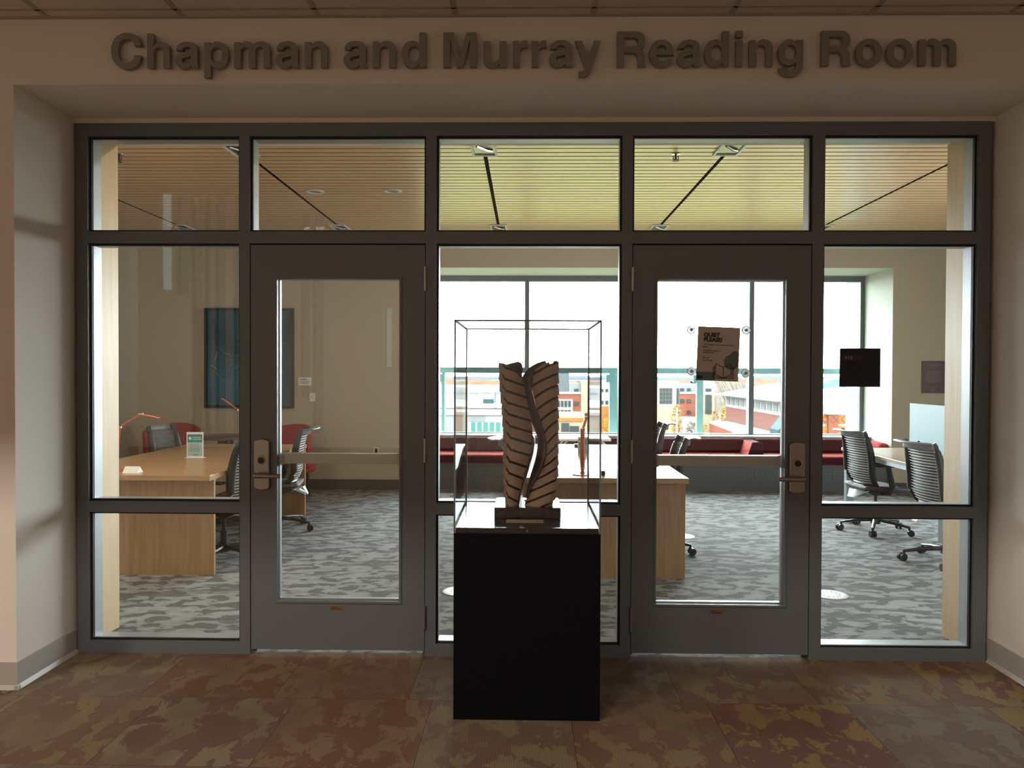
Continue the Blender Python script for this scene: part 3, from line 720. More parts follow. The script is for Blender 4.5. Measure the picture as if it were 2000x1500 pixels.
def disc_clip(cx, cz, rr):
    return [(min(cx+rr*cos(2*pi*k/40), pwid), cz+rr*sin(2*pi*k/40)) for k in range(40)]
m = MB(); m.prism(disc_clip(.072, -.040, .040), YP, .014); m.prism(disc_clip(.088, -.004, .022), YP-.0002, YP); m.build('round_motif', MT['tealgrey'], po)
m = MB()
def ln(a, b, wd=.0028):
    m.tube([(a[0], YP-.0006, a[1]), (b[0], YP-.0006, b[1])], wd/2, 4)
bc = .030
for s_ in (-1, 1):
    ln((bc, -.068), (bc+s_*.040, -.051)); ln((bc+s_*.040, -.051), (bc+s_*.040, -.106)); ln((bc+s_*.040, -.106), (bc, -.124))
    ln((bc+s_*.046, -.062), (bc+s_*.046, -.115)); ln((bc+s_*.046, -.115), (bc, -.1245)); ln((bc+s_*.052, -.066), (bc+s_*.052, -.126)); ln((bc+s_*.052, -.126), (bc, -.126))
ln((bc, -.068), (bc, -.124)); m.build('book_drawing', MT['ink'], po)
for px, py, lab in ((1350, 644, 'upper left'), (1457, 645, 'upper right'), (1350, 725, 'lower left'), (1456, 729, 'lower right')):
    q = at_y(px, py, .02)
    o = MB(); o.cyl((0, .0, 0), (0, -.004, 0), .023, .019, n=28); o.cyl((0, -.004, 0), (0, -.011, 0), .007, .008, n=16)
    c = o.build('suction_cup', MT['cup'], smooth=True, loc=(q.x, .0215, q.z))
    c.data = c.data
    tag(c, 'clear round suction cup at the %s of the QUIET PLEASE! poster' % lab, 'suction cup', 'suction cups round the poster')

# ============================================================ DESKS
def long_desk(name, x0, x1, y0, y1, lab):
    t = empty(name, ((x0+x1)/2, (y0+y1)/2, 0), label=lab, cat='desk', group='long maple study desks')
    hw, hd = (x1-x0)/2, (y1-y0)/2
    m = MB(); m.box(-hw-.006, hw+.006, -hd, hd, .702, .740); m.build('desk_top', MT['desk'], t, bevel=.002)
    m = MB(); m.box(-hw, hw, -hd+.09, -hd+.12, .0, .700); m.build('end_panel', MT['deskv'], t, bevel=.001)
    m = MB(); m.box(-hw, hw, hd-.04, hd-.01, .0, .700); m.build('end_panel', MT['deskv'], t, bevel=.001)
    m = MB(); m.box(-.012, .012, -hd+.12, hd-.04, .35, .700); m.build('modesty_panel', MT['deskv'], t)
    return t
long_desk('study_desk', -3.49, -2.285, 1.465, 3.90, 'long maple desk seen through the left panes')
long_desk('study_desk', -.075, 1.148, 1.480, 4.06, 'long maple desk standing behind the display case')
b3 = empty('bench_desk', (3.86, 2.66, 0), label='light topped bench desk with grey metal legs by the right window', cat='desk')
m = MB(); m.box(-.655, .70, -1.26, 1.22, .712, .740); m.build('desk_top', MT['desktop'], b3, bevel=.002)
for lx, ly in ((-.60, 1.16), (.64, 1.16), (.64, -1.2), (-.60, -1.2)):
    MB().box(lx-.035, lx+.035, ly-.03, ly+.03, 0, .672).build('leg', MT['tablegrey'], b3)
MB().box(-.20, -.06, .16, .22, 0, .672).build('leg', MT['tablegrey'], b3)
m = MB(); m.box(-.62, .62, -1.18, -1.14, .672, .711); m.box(-.62, .62, 1.12, 1.16, .672, .711); m.box(-.63, -.58, -1.18, 1.18, .672, .711); m.box(.62, .67, -1.18, 1.18, .672, .711)
m.build('under_frame', MT['tablegrey'], b3)
sc3 = MB().box(-.006, .006, -1.15, 1.17, 0, .455).build('desk_screen', MT['screen'], loc=(3.875, 2.66, .742))
tag(sc3, 'pale blue frosted privacy screen standing on the bench desk', 'screen')
m = MB(); m.box(-.05, .03, -.09, .09, 0, .012)
m.tube([(-.02, 0, .012), (-.05, 0, .07), (-.02, .02, .10)], .012, 8)
pk = m.build('cable_box', MT['chblack'], loc=(3.80, 3.45, .741)); tag(pk, 'small black power unit on the bench desk against the blue screen', 'power unit')

# ============================================================ CHAIRS (local +X is forward)
def back_x(z):
    return interp([(.44, -.135), (.50, -.185), (.57, -.215), (.65, -.215), (.75, -.225), (.85, -.245), (.92, -.265), (.96, -.285)], z)
def half_w(z): return interp([(.44, .165), (.50, .19), (.60, .205), (.75, .20), (.90, .19), (.96, .18)], z)
def back_pt(s_, z): 
    return Vector((back_x(z)+.045*s_*s_, s_*half_w(z), z))
def make_chair():
    t = empty('task_chair')
    # back frame
    m = MB()
    for s_ in (-1, 1):
        pts = [back_pt(s_, .44+.52*k/16) for k in range(17)]
        m.tube(pts, [.020+.014*sin(pi*k/16) for k in range(17)], 10, flat=1.0)
    m.tube([back_pt(-1+2*k/12, .462) for k in range(13)], .020, 10)
    m.build('back_frame', MT['chblack'], t, smooth=True)
    m = MB()
    rows = []
    for dz, dx in ((-.045, .0), (-.02, -.003), (.0, -.010), (.012, -.028), (.016, -.055), (.014, -.078), (.010, -.098)):
        rows.append([(back_pt(-1+2*k/14, .95)+Vector((dx+.0, (-1+2*k/14)*.014, dz))) for k in range(15)])
    m.grid(rows); o = m.build('top_lip', MT['chlip'], t, smooth=True); sm = o.modifiers.new('t', 'SOLIDIFY'); sm.thickness = .010
    m = MB(); N = 19
    for i in range(N):
        z0 = .480+i*(.435/N); z1 = z0+.0175
        a = [back_pt((-1+2*k/8)*.93, z0)+Vector((.008, 0, 0)) for k in range(9)]; b = [back_pt((-1+2*k/8)*.93, z1)+Vector((.008, 0, 0)) for k in range(9)]
        m.grid([a, b])
    o = m.build('back_bands', MT['chslat'], t); sm = o.modifiers.new('t', 'SOLIDIFY'); sm.thickness = .004
    m = MB()
    for i in range(N):
        z = .480+i*(.435/N)-.0027
        m.tube([back_pt((-1+2*k/8)*.95, z)+Vector((-.002, 0, 0)) for k in range(9)], .0030, 5)
    m.build('back_wires', MT['chwire'], t)  # wires whitened to show daylight through the gaps between bands
    m = MB(); rows = []
    for k in range(9):
        x = -.20+.44*k/8; w_ = .215*(1-.10*abs(k-4)/4); zz = .455-.03*(k/8)**3
        rows.append([(x, w_*(-1+2*j/8), zz-.012*(1-((-1+2*j/8))**2)) for j in range(9)])
    m.grid(rows); o = m.build('seat', MT['chgrey'], t, smooth=True); sm = o.modifiers.new('t', 'SOLIDIFY'); sm.thickness = .035
    m = MB(); m.prism([(-.17, .455), (-.05, .41), (.12, .40), (.12, .36), (-.06, .345), (-.20, .42)], -.09, .09); m.build('mechanism', MT['chblack'], t, bevel=.006)
    m = MB(); m.add([(-.23, -.06, .405), (-.23, .06, .405), (-.13, .10, .375), (-.13, -.10, .375), (-.27, -.025, .335), (-.27, .025, .335)], [(0, 1, 2, 3), (4, 5, 1, 0)])
    m.add([(-.14, -.12, .40), (-.14, .12, .40), (-.26, .05, .335), (-.26, -.05, .335)], [(0, 1, 2, 3)])
    o = m.build('lumbar_tag', MT['white'], t); sm = o.modifiers.new('t', 'SOLIDIFY'); sm.thickness = .003
    for s_ in (-1, 1):
        m = MB(); m.tube([(-.02, s_*.14, .375), (-.01, s_*.225, .385), (.01, s_*.245, .45), (-.035, s_*.25, .635)], [.018, .018, .02, .016], 10, flat=1.5, upv=(1, 0, 0))
        m.build('arm_post', MT['chblack'], t, smooth=True)
        MB().box(-.14, .11, s_*.25-.035, s_*.25+.035, .637, .658).build('arm_pad', MT['chblack'], t, bevel=.008)
    m = MB(); m.cyl((0, 0, .10), (0, 0, .24), .027, n=16); m.cyl((0, 0, .24), (0, 0, .36), .015, n=16); m.build('gas_lift', MT['chblack'], t, smooth=True)
    m = MB(); m.cyl((0, 0, .075), (0, 0, .135), .045, .035, n=20)
    for k in range(5):
        a = 2*pi*k/5+.31; d = Vector((cos(a), sin(a), 0))
        m.tube([d*.03+Vector((0, 0, .112)), d*.17+Vector((0, 0, .100)), d*.31+Vector((0, 0, .076))], [.024, .020, .014], 8, flat=.8)
        m.cyl(d*.305+Vector((0, 0, .082)), d*.305+Vector((0, 0, .045)), .010, n=8)
    m.build('star_base', MT['chblack'], t, smooth=True)
    for k in range(5):
        a = 2*pi*k/5+.31; d = Vector((cos(a), sin(a), 0)); n_ = Vector((-sin(a+.5), cos(a+.5), 0)); c = d*.318+Vector((0, 0, .029))
        m = MB(); m.cyl(c-n_*.026, c-n_*.006, .029, n=18); m.cyl(c+n_*.006, c+n_*.026, .029, n=18); m.cyl(c-n_*.008, c+n_*.008, .012, n=8)
        m.build('caster', MT['chblack'], t, smooth=True)
    return t
ch0 = make_chair()
chairs = [
 (3.31, 3.33, R(8), 0, 'black mesh task chair at the bench desk, beside the window, farther of the two'),
 (3.32, 2.12, R(6), 0, 'black mesh task chair at the bench desk, nearer one cut by the maple post'),
 (-2.385, 1.99, R(172), 0, 'black mesh task chair tucked under the left desk beside the door mullion'),
 (-2.34, 3.20, R(188), 0, 'black mesh task chair visible through the left door glass'),
 (-3.36, 3.42, R(-10), 0, 'grey backed task chair on the wall side of the left desk'),
 (1.06, 2.42, R(178), 0, 'grey backed task chair behind the right door, nearer one at the middle desk'),
 (1.10, 3.60, R(178), .045, 'grey backed task chair behind the right door, farther one cut by the door stile'),
 (.06, 2.20, R(0), 0, 'task chair on the left side of the middle desk behind the sculpture'),
]
for i, (x, y, rz, dz, lab) in enumerate(chairs):
    c = ch0 if i == 0 else copy_tree(ch0)
    c.location = (x, y, dz*0); c.rotation_euler = (0, 0, rz)
    if dz: c.scale = (1, 1, 1.045)
    tag(c, lab, 'chair', 'mesh backed task chairs')

# ============================================================ LAMPS, STANDS, CARDS
def lamp(base, elbow, top, tip, lab, wide=.018):
    t = empty('desk_lamp', (base[0], base[1], .741), label=lab, cat='lamp', group='orange desk lamps')
    B = Vector(base); rel = lambda p_: Vector(p_)-Vector((base[0], base[1], .741))
    MB().lathe([(.075, 0), (.075, .006), (.02, .010), (.012, .03)]).build('base', MT['lamp'], t, smooth=True)
    m = MB(); m.tube([(0, 0, .02), (0, 0, .045)], .012, 10); e_, t_, h_ = rel(elbow), rel(top), rel(tip)
    m.tube([Vector((0, 0, .04)), e_], wide*.75, 10, flat=.55); m.build('lower_arm', MT['lamp'], t, smooth=True)
    m = MB(); m.tube([e_, t_], wide*.55, 10, flat=.55); m.build('upper_arm', MT['lamp'], t, smooth=True)
    for q in (Vector((0, 0, .045)), e_, t_):
        m = MB(); m.cyl(q-Vector((.016, .0, 0)), q+Vector((.016, .0, 0)), .009, n=12); m.build('joint', MT['chrome'], t, smooth=True)
    m = MB(); m.tube([t_, (t_+h_)/2, h_], [wide*.4, wide*.75, wide*.6], 10, flat=.45); m.build('lamp_head', MT['lamp'], t, smooth=True)
q0 = at_z(226, 920, .74); yl = q0.y
lamp((q0.x, yl, .74), at_y(233, 834, yl), at_y(275, 809, yl), at_y(311, 816, yl), 'orange jointed desk lamp at the near left corner of the left desk')
yl = 3.0
q0 = at_y(497, 893, yl)
lamp((q0.x, yl, .74), at_y(489, 838, yl), at_y(467, 801, yl), at_y(433, 778, yl), 'orange desk lamp on the left desk partly hidden by the mullion')
q0 = at_z(1138, 928, .74); yl = q0.y+.02
e1, e2, e3 = at_y(1138, 838, yl+.02), at_y(1146, 815, yl+.05), at_y(1145, 808, yl+.12)
lamp((q0.x, yl, .74), tuple(e1), tuple(e2), tuple(e3), 'orange desk lamp on the middle desk seen through the acrylic case', .022)

def holder(x, y, w_, h_, lab, rz=0, printed=True):
    t = empty('sign_holder', (x, y, .7405), rz, label=lab, cat='sign holder', group='upright acrylic sign holders')
    MB().box(-w_/2-.006, w_/2+.006, -.03, .03, 0, .003).build('foot', MT['white'], t)
    MB().box(-w_/2, w_/2, -.002, .002, .003, h_).build('sheet', MT['paperwhite'], t)
    if printed:
        a = w_/2-.008
        MB().box(-a, a, -.0026, -.002, .012, h_-.018).build('pale_print', MT['tealpale'], t)
        MB().box(-a, a, -.0032, -.0026, h_*.60, h_-.018).build('teal_heading', MT['teal'], t)
        m = MB(); m.box(-a*.35, a*.8, -.0036, -.0032, h_*.78, h_*.80); m.box(-a*.35, a*.9, -.0036, -.0032, h_*.71, h_*.73); m.cyl((-a*.65, -.0032, h_*.76), (-a*.65, -.0038, h_*.76), .012, n=16); m.build('heading_text', MT['paperwhite'], t)
        m = MB()
        for k in range(6): m.box(-a*.75, a*(.75 if k % 2 else .6), -.003, -.0026, h_*(.52-.055*k), h_*(.535-.055*k))
        m.box(-a*.3, a*.5, -.003, -.0026, h_*.10, h_*.13); m.build('body_text', MT['tealgrey'], t)
q = at_z(381, 894, .74); holder(q.x, q.y, .145, .222, 'acrylic stand with a teal flyer on the left desk')
q = at_z(1138, 889, .74); holder(q.x, q.y, .09, .165, 'small grey printed stand behind the lamp on the middle desk')
q = at_z(255, 924, .74)
t = empty('tent_card', (q.x, q.y+.03, .7405), label='small white folded tent card lying by the near lamp on the left desk', cat='card')
m = MB(); m.prism([(-.045, 0), (.045, 0), (.0, .045)], -.055, .055, 'x'); m.build('card', MT['paperwhite'], t)
m = MB(); m.box(.0, .035, -.001, .001, 0, .0); 
q = at_z(1178, 929, .74)
MB().box(-.014, .014, -.014, .014, 0, .036).build('black_cube', MT['chblack'], loc=(q.x, q.y, .7405)); tag(bpy.data.objects['black_cube'], 'tiny black block near the front edge of the middle desk', 'block')
q = at_z(1125, 873, .74)
o = MB().box(-.018, .018, -.03, .03, 0, .030).build('outlet_box', MT['darkwood'], loc=(q.x, q.y, .7405)); tag(o, 'small brown outlet box at the far end of the middle desk', 'outlet')

# ============================================================ WALL ITEMS IN THE ROOM
pa, pb = at_y(400, 602, YB-.02), at_y(574, 797, YB-.02)
t = empty('wall_art', ((pa.x+pb.x)/2, YB, (pa.z+pb.z)/2), label='large dark teal framed artwork with pale curved lines on the far wall', cat='painting')
hw, hh = (pb.x-pa.x)/2, (pa.z-pb.z)/2
m = MB(); ring(m, -hw, hw, -hh, hh, -.05, 0, .035); m.build('frame', MT['artblack'], t)
MB().box(-hw+.035, hw-.035, -.03, -.002, -hh+.035, hh-.035).build('print', MT['art'], t)
m = MB()
def rel(px, py): q = at_y(px, py, YB-.033); return (q.x-t.location.x, -.031, q.z-t.location.z)
for pts, wd in (([(423, 676), (430, 682), (440, 690), (452, 695), (466, 694), (480, 690)], .008), ([(430, 679), (445, 675), (466, 672)], .004), ([(412, 713), (418, 716), (424, 722), (440, 722), (458, 720), (466, 716), (480, 708)], .010),
                ([(420, 727), (432, 740), (448, 748), (470, 749)], .004), ([(425, 686), (419, 705)], .003), ([(548, 671), (558, 670)], .004)):
    m.tube([rel(*p_) for p_ in pts], wd, 6, flat=.2)
m.build('pale_lines', MT['artline'], t)
def plate(name, px0, py0, px1, py1, y_, material, lab, cat, th_=.012):
    a, b = at_y(px0, py0, y_), at_y(px1, py1, y_)
    return (a, b)
def wallplate(name, px0, py0, px1, py1, mt, lab, cat, extra=None):
    a, b = at_y(px0, py0, YB), at_y(px1, py1, YB); c = ((a.x+b.x)/2, YB, (a.z+b.z)/2); hw, hh = (b.x-a.x)/2, (a.z-b.z)/2
    t = empty(name, c, label=lab, cat=cat)
    MB().box(-hw, hw, -.012, 0, -hh, hh).build('plate', MT[mt], t, bevel=.002)
    if extra: extra(t, hw, hh)
    return t
def lines(mt, rows):
    def g(t, hw, hh):
        m = MB()
        for x0, x1, z, h_ in rows: m.box(hw*x0, hw*x1, -.0128, -.012, hh*z-h_, hh*z+h_)
        m.build('lettering', MT[mt], t)
    return g
wallplate('wall_label', 583, 737, 608, 753, 'white', 'small white caption label on the far wall right of the artwork', 'label', lines('inkbrown', [(-.8, .3, .5, .004), (-.8, .6, 0, .003), (-.8, .5, -.4, .003)]))
wallplate('light_switch', 605, 767, 616, 784, 'white', 'white light switch on the far wall below the caption label', 'switch', lambda t, hw, hh: MB().box(-.006, .006, -.018, -.012, -.016, .016).build('toggle', MT['fixture'], t))
wallplate('wall_outlet', 729, 874, 741, 886, 'fixture', 'grey wall outlet low on the far wall seen through the left door', 'outlet', lambda t, hw, hh: MB().box(-.016, .016, -.014, -.012, -.025, .025).build('socket', MT['steeldark'], t))
rows_ = [(-.55, .65, .80, .003), (-.35, .45, .70, .003), (-.75, .8, .56, .0012)]+[(-.62+.05*(k % 2), .70-.06*(k % 3), .38-.085*k, .0022) for k in range(9)]+[(-.75, .8, -.62, .0012), (-.04, .06, -.76, .006), (-.2, .2, -.86, .002)]
wallplate('donor_plaque', 1800, 705, 1844, 768, 'plaque', 'dark plum plaque with fine lettering on the far wall at right', 'plaque', lines('plaqueink', rows_))

# floor outlets
def grommet(x, y, lab):
    t = empty('floor_outlet', (x, y, 0), label=lab, cat='floor outlet', group='round white floor outlets')
    MB().lathe([(.115, 0), (.115, .004), (.105, .006), (.085, .006)]).build('ring', MT['outletwhite'], t, smooth=True)
    m = MB(); 
    for k in range(12): a = 2*pi*k/12; m.box(.06*cos(a)-.004, .06*cos(a)+.004, .06*sin(a)-.014, .06*sin(a)+.014, .006, .0068)
    m.build('slots', MT['darkbase'], t)
grommet(2.045, 1.19, 'round white floor outlet in the lower right pane')
grommet(-.455, 1.19, 'round white floor outlet just left of the pedestal')
grommet(1.42, 3.02, 'round white floor outlet beside the middle desk')

# ============================================================ WINDOW WALL
w2 = struct(empty('window_2', (0, 0, 0)), 'wide window wall of the reading room')
m = MB(); WY0, WY1 = YWIN, YWIN+.10; SILL = .64
m.box(RX0, RX1, WY0, WY1, RZ-.075, RZ); m.box(RX0, RX1, WY0, WY1, SILL, SILL+.03)
for x, hwid in ((0.0, .032), (3.045, .032)): m.box(x-hwid, x+hwid, WY0-.03, WY1, SILL+.03, RZ-.075)
m.box(RX1-.06, RX1, WY0, WY1, SILL+.03, RZ-.075); m.box(RX0, RX0+.06, WY0, WY1, SILL+.03, RZ-.075)
m.build('frame', MT['winframe'], w2)
gx = [RX0+.06, 0, 3.045, RX1-.06]
for a, b in zip(gx, gx[1:]): MB().box(a, b, WY0+.05, WY0+.056, SILL+.03, RZ-.075).build('glass_pane', MT['outglass'], w2)
m = MB(); m.box(RX0, RX1, 6.30, WY1+.02, .0, SILL-.0); m.build('sill_wall', MT['roomwall'], w2)
m = MB(); m.box(RX0, RX1, 6.27, WY1+.02, SILL, SILL+.018); m.build('window_sill', MT['sill'], w2)
# outside guard rail
gr = empty('guard_rail', (0, 7.05, 0), label='teal metal guard rail outside the window wall', cat='railing')
MB().box(-1.6, 4.7, -.04, .04, 1.485, 1.568).build('top_rail', MT['tealmetal'], gr)
for x, hw in ((-1.2, .022), (.02, .022), (1.25, .065), (2.475, .045), (3.70, .045)):
    m = MB(); m.box(x-hw, x+hw, -.04, .04, -.2, 1.485); m.box(x-hw-.05, x-hw, -.05, .02, 1.36, 1.47); m.build('post', MT['tealmetal'], gr)
m = MB(); m.box(-1.7, 6.0, 6.72, 7.2, -.4, -.2); struct(m.build('trim_4', MT['tealmetal']), 'ledge outside the window wall')
cp = empty('cladding_column', (4.86, 7.2, 0), label='pale teal clad column outside the right end of the window', cat='column')
m = MB(); m.box(-.12, .3, -.25, .3, -2, 4.5); m.build('column', MT['tealmetal'], cp)
m = MB()
for k in range(14): m.box(-.122, .302, -.252, .302, -.9+k*.36, -.893+k*.36)
m.build('panel_joint', MT['winframe'], cp)
# built-in window bench
bn = empty('window_bench', (0, 5.74, 0), label='long built-in red window bench under the window wall', cat='bench')
m = MB(); m.box(RX0+.02, RX1-.01, 0, .56, .335, .45); m.build('seat', MT['coral'], bn, bevel=.02)
m = MB(); m.box(RX0+.02, RX1-.01, -.004, .0, .345, .432); m.build('seat_front', MT['maroon'], bn)
for a, b in ((-1.25, .62), (.66, 2.86), (3.02, 4.52)):
    m = MB(); m.box(a, b, .40, .555, .45, .632); m.build('back_cushion', MT['maroon'], bn, bevel=.025)
for x in (2.90,):
    m = MB(); m.prism([(x-.10, .45), (x+.10, .45), (x+.10, .60), (x+.05, .625), (x-.04, .62)], .02, .40, 'y'); m.build('arm_divider', MT['maroon'], bn, bevel=.012)
    m = MB(); m.add([(x-.102, .02, .452), (x-.102, .40, .452), (x-.045, .40, .622), (x-.045, .02, .622)], [(0, 1, 2, 3)]); m.build('lit_arm_face', MT['coral'], bn)  # coral sheet puts the light on the arm's sloped side into colour
m = MB(); m.box(4.42, 4.56, -.05, .5, .45, .62); m.build('arm_divider', MT['red'], bn, bevel=.05)
hb = empty('heater_cover', (0, 5.76, 0), label='dark grey heater cover with grille beneath the window bench', cat='heater')
MB().box(RX0+.02, RX1-.01, 0, .5, 0, .334).build('cover', MT['heater'], hb)
m = MB()
for z in (.15, .175, .20, .225, .25, .275): m.box(RX0+.03, RX1-.02, -.006, 0, z, z+.005)
x = RX0+.05
while x < RX1: m.box(x, x+.006, -.008, 0, .15, .28); x += .14
m.build('grille', MT['grille'], hb)

# side table by the bench
st = empty('white_table', (.66, 4.96, 0), label='small white topped table between the middle desk and the window bench', cat='table')
MB().box(-.30, .30, -.24, .24, .715, .742).build('table_top', MT['white'], st, bevel=.006)
for lx in (-.25, .25):
    for ly in (-.19, .19):
        m = MB(); m.tube([(lx*.8, ly, .712), (lx, ly, .66), (lx, ly, .01)], .014, 8); m.build('leg', MT['white'], st, smooth=True)

# lounge corner
def lounge(x, y, rz, lab, col='red'):
    t = empty('lounge_chair', (x, y, 0), rz, label=lab, cat='armchair', group='red lounge chairs')
    MB().box(-.27, .27, -.28, .26, .30, .44).build('seat', MT['red'], t, bevel=.03)
    m = MB(); rows = []
    for j in range(9):
        z = .36+.50*j/8; rows.append([((.31+.02*j/8)*sin(-1.5+3.0*k/16)*1.0, .30-.30*(1-cos(-1.5+3.0*k/16))*.9, z-.10*(abs(k-8)/8)**2*(j/8)) for k in range(17)])
    m.grid(rows); o = m.build('backrest', MT['red'], t, smooth=True); s_ = o.modifiers.new('t', 'SOLIDIFY'); s_.thickness = .06
    for lx in (-.22, .22):
        for ly in (-.22, .2): MB().cyl((lx, ly, 0), (lx*.9, ly*.9, .31), .013, .018, n=8).build('leg', MT['chblack'], t)
lounge(-4.24, 5.05, R(10), 'red lounge chair behind the grey chair at the left wall')
lounge(-2.86, 4.98, R(-25), 'red lounge chair just seen at the left edge of the left door glass')
rt = empty('round_table', (-3.55, 4.98, 0), label='dark round side table between the red lounge chairs', cat='table')
MB().lathe([(.01, .70), (.30, .70), (.30, .735), (.29, .74), (.01, .74)], n=48).build('table_top', MT['darkwood'], rt, smooth=True)
m = MB(); m.cyl((0, 0, .02), (0, 0, .70), .035); m.cyl((0, 0, .63), (0, 0, .70), .09); m.lathe([(.22, 0), (.22, .015), (.05, .03)]); m.build('pedestal', MT['chblack'], rt, smooth=True)

# ============================================================ OUTSIDE
GZ = -18.0
def ex(px, D): return (px-1028.5)*D/1500
def ez(py, D): return 1.487-(py-728.6)*D/1500
OM = dict(
 grass=mat('lawn', (0.075, 0.079, 0.024), .95, noise=(.03, 3, (0.095, 0.090, 0.035), (1, 1, 1))),
 far=mat('far_ground', (0.067, 0.063, 0.044), .95, noise=(.02, 4, (0.055, 0.049, 0.035), (1, 1, 1))),
 brick=mat('brick', (0.079, 0.026, 0.017), .9), brick2=mat('brick_pink', (0.071, 0.033, 0.028), .9), pale=mat('pale_render', (0.122, 0.118, 0.109), .9), cream=mat('cream_render', (0.112, 0.099, 0.065), .9),
 grey=mat('grey_siding', (0.033, 0.039, 0.046), .8), lgrey=mat('light_grey_panel', (0.071, 0.075, 0.075), .8), roof=mat('white_roof', (0.130, 0.138, 0.146), .8), tealroof=mat('copper_roof', (.012, .026, .028), .6),
 win=mat('far_window', (0.014, 0.017, 0.018), .3), tealwin=mat('teal_glazing', (0.020, 0.067, 0.063), .3), orange=mat('orange_brick', (0.109, 0.046, 0.014), .9), diamond=mat('diamond_brick', (0.071, 0.026, 0.016), .9),
 leafo=mat('orange_leaves', (0.122, 0.055, 0.012), .9, noise=(1.2, 4, (0.099, 0.059, 0.024), (1, 1, 1))), leafy=mat('yellow_leaves', (0.148, 0.099, 0.006), .9, noise=(1.2, 4, (0.122, 0.083, 0.016), (1, 1, 1))),
 leafg=mat('evergreen', (0.016, 0.033, 0.024), .9), bare=mat('bare_trees', (0.044, 0.039, 0.033), .95, noise=(.4, 5, (0.067, 0.055, 0.044), (1, 1, 1))),
 bark=mat('bark', (0.024, 0.018, 0.014), .9), hill=mat('blue_hill', (0.024, 0.031, 0.039), 1), mixed=mat('autumn_woods', (0.031, 0.023, 0.018), .95, noise=(.06, 5, (0.058, 0.031, 0.017), (1, 1, 1))), road=mat('asphalt', (0.039, 0.039, 0.041), .9))
for q_ in OM.values(): q_.node_tree.nodes['Principled BSDF'].inputs['Specular IOR Level'].default_value = .02
m = MB(); m.box(-900, 900, 9, 2500, GZ-1, GZ); struct(m.build('floor_ground', OM['far']), 'ground outside')
m = MB(); m.box(-60, 32, 12, 110, GZ, GZ+.05); struct(m.build('floor_lawn', OM['grass']), 'green lawn below the window')
# our own building below the window, so that nothing floats
m = MB(); m.box(-9.5, 7, 6.95, 7.0, GZ, -.4); struct(m.build('wall_facade_outside', OM['lgrey']))
def ridge(name, D, pys, x0, x1, mt, depth, kind, bump=6, seed=1, lab=None, cat=None):
    rnd = random.Random(seed); m = MB(); N = 120; rows = [[], [], [], []]
    for i in range(N+1):
        px = x0+(x1-x0)*i/N; py = interp(pys, px)+rnd.uniform(-1, 1)*bump
        X = ex(px, D); z = ez(py, D); rows[0].append((X, D-4, GZ-1)); rows[1].append((X, D-4+depth*.1, (z+GZ)/2+rnd.uniform(-1, 1)*depth*.01)); rows[2].append((X, D-4+depth*.35, z)); rows[3].append((X*1.1, D-4+depth, GZ-1))
    m.grid(rows); o = m.build(name, mt); tag(o, lab, cat, kind=kind); return o
ridge('distant_hills', 2200, [(400, 734), (900, 736), (1200, 733), (1300, 735), (1500, 733), (2000, 736)], 500, 2100, OM['hill'], 200, 'structure', .6, 2, 'blue hills on the horizon')
ridge('autumn_woods', 700, [(400, 741), (870, 740), (980, 744), (1200, 745), (1390, 740), (1500, 738), (1620, 740), (2000, 745)], 500, 2000, OM['mixed'], 120, 'stuff', 1.2, 3, 'autumn woods along the horizon', 'woods')
ridge('bare_hillside', 330, [(1380, 756), (1400, 745), (1430, 742), (1480, 748), (1530, 756)], 1385, 1540, OM['bare'], 60, 'stuff', 2.0, 5, 'bare grey trees on the slope between the buildings', 'trees')

def bld(name, D, lab, cat='building'):
    return empty(name, (0, D-4, GZ), label=lab, cat=cat)
def blk(t, nm, D, px0, px1, py0, py1, mt, depth=12, fwd=0, bottom=None):
    z1 = ez(py0, D)-GZ; z0 = (ez(py1, D)-GZ) if py1 else 0
    if bottom is not None: z0 = bottom
    return MB().box(ex(px0, D), ex(px1, D), -fwd, depth, z0, z1).build(nm, OM[mt], t)
def wins(t, D, lst, mt='win', fwd=.15):
    for px0, py0, px1, py1 in lst:
        f_ = MB().box(ex(px0, D), ex(px1, D), -fwd, .3, ez(py1, D)-GZ, ez(py0, D)-GZ).build('window', OM[mt], t)
# B: brick and cream hall
D = 250; t = bld('brick_hall', D, 'large brick and cream campus hall with grey siding seen behind the sculpture')
blk(t, 'siding_block', D, 1050, 1112, 722, None, 'grey', 20)
blk(t, 'grey_block', D, 1112, 1136, 748, None, 'lgrey', 18, .2)
blk(t, 'cream_pier', D, 1135, 1149, 744, None, 'cream', 20, 1.2)
blk(t, 'brick_front', D, 1020, 1135, 768, None, 'brick', 8, 1.0)
blk(t, 'white_band', D, 1020, 1135, 765, 769, 'pale', 8, 1.3)
blk(t, 'white_wing', D, 1149, 1200, 744, 793, 'pale', 18, .0); blk(t, 'brick_wing', D, 1149, 1200, 793, None, 'orange', 17.5, .1)
blk(t, 'window_surround', D, 1070, 1119, 779, 816, 'pale', 3, 1.4)
wins(t, D, [(1122, 759, 1130, 766)], fwd=.4); wins(t, D, [(1122, 784, 1130, 791), (1122, 808, 1130, 814)], fwd=1.4)
wins(t, D, [(1089+k*7, 782+j*18, 1094+k*7, 794+j*18) for k in range(4) for j in range(2)], fwd=1.6)
wins(t, D, [(1175, 759, 1179, 765), (1183, 759, 1188, 765), (1175, 782, 1179, 789), (1183, 782, 1188, 789)])
for k in range(11):
    MB().box(ex(1050, D), ex(1112, D), -.08, 0, ez(732+k*3.2, D)-GZ, ez(731.3+k*3.2, D)-GZ).build('siding_line', OM['lgrey'], t)
blk(t, 'entrance_block', D*.86, 1078, 1150, 815, None, 'cream', 10, 30); blk(t, 'entrance_brick', D*.86, 1090, 1142, 818, 825, 'orange', 5, 30.3)
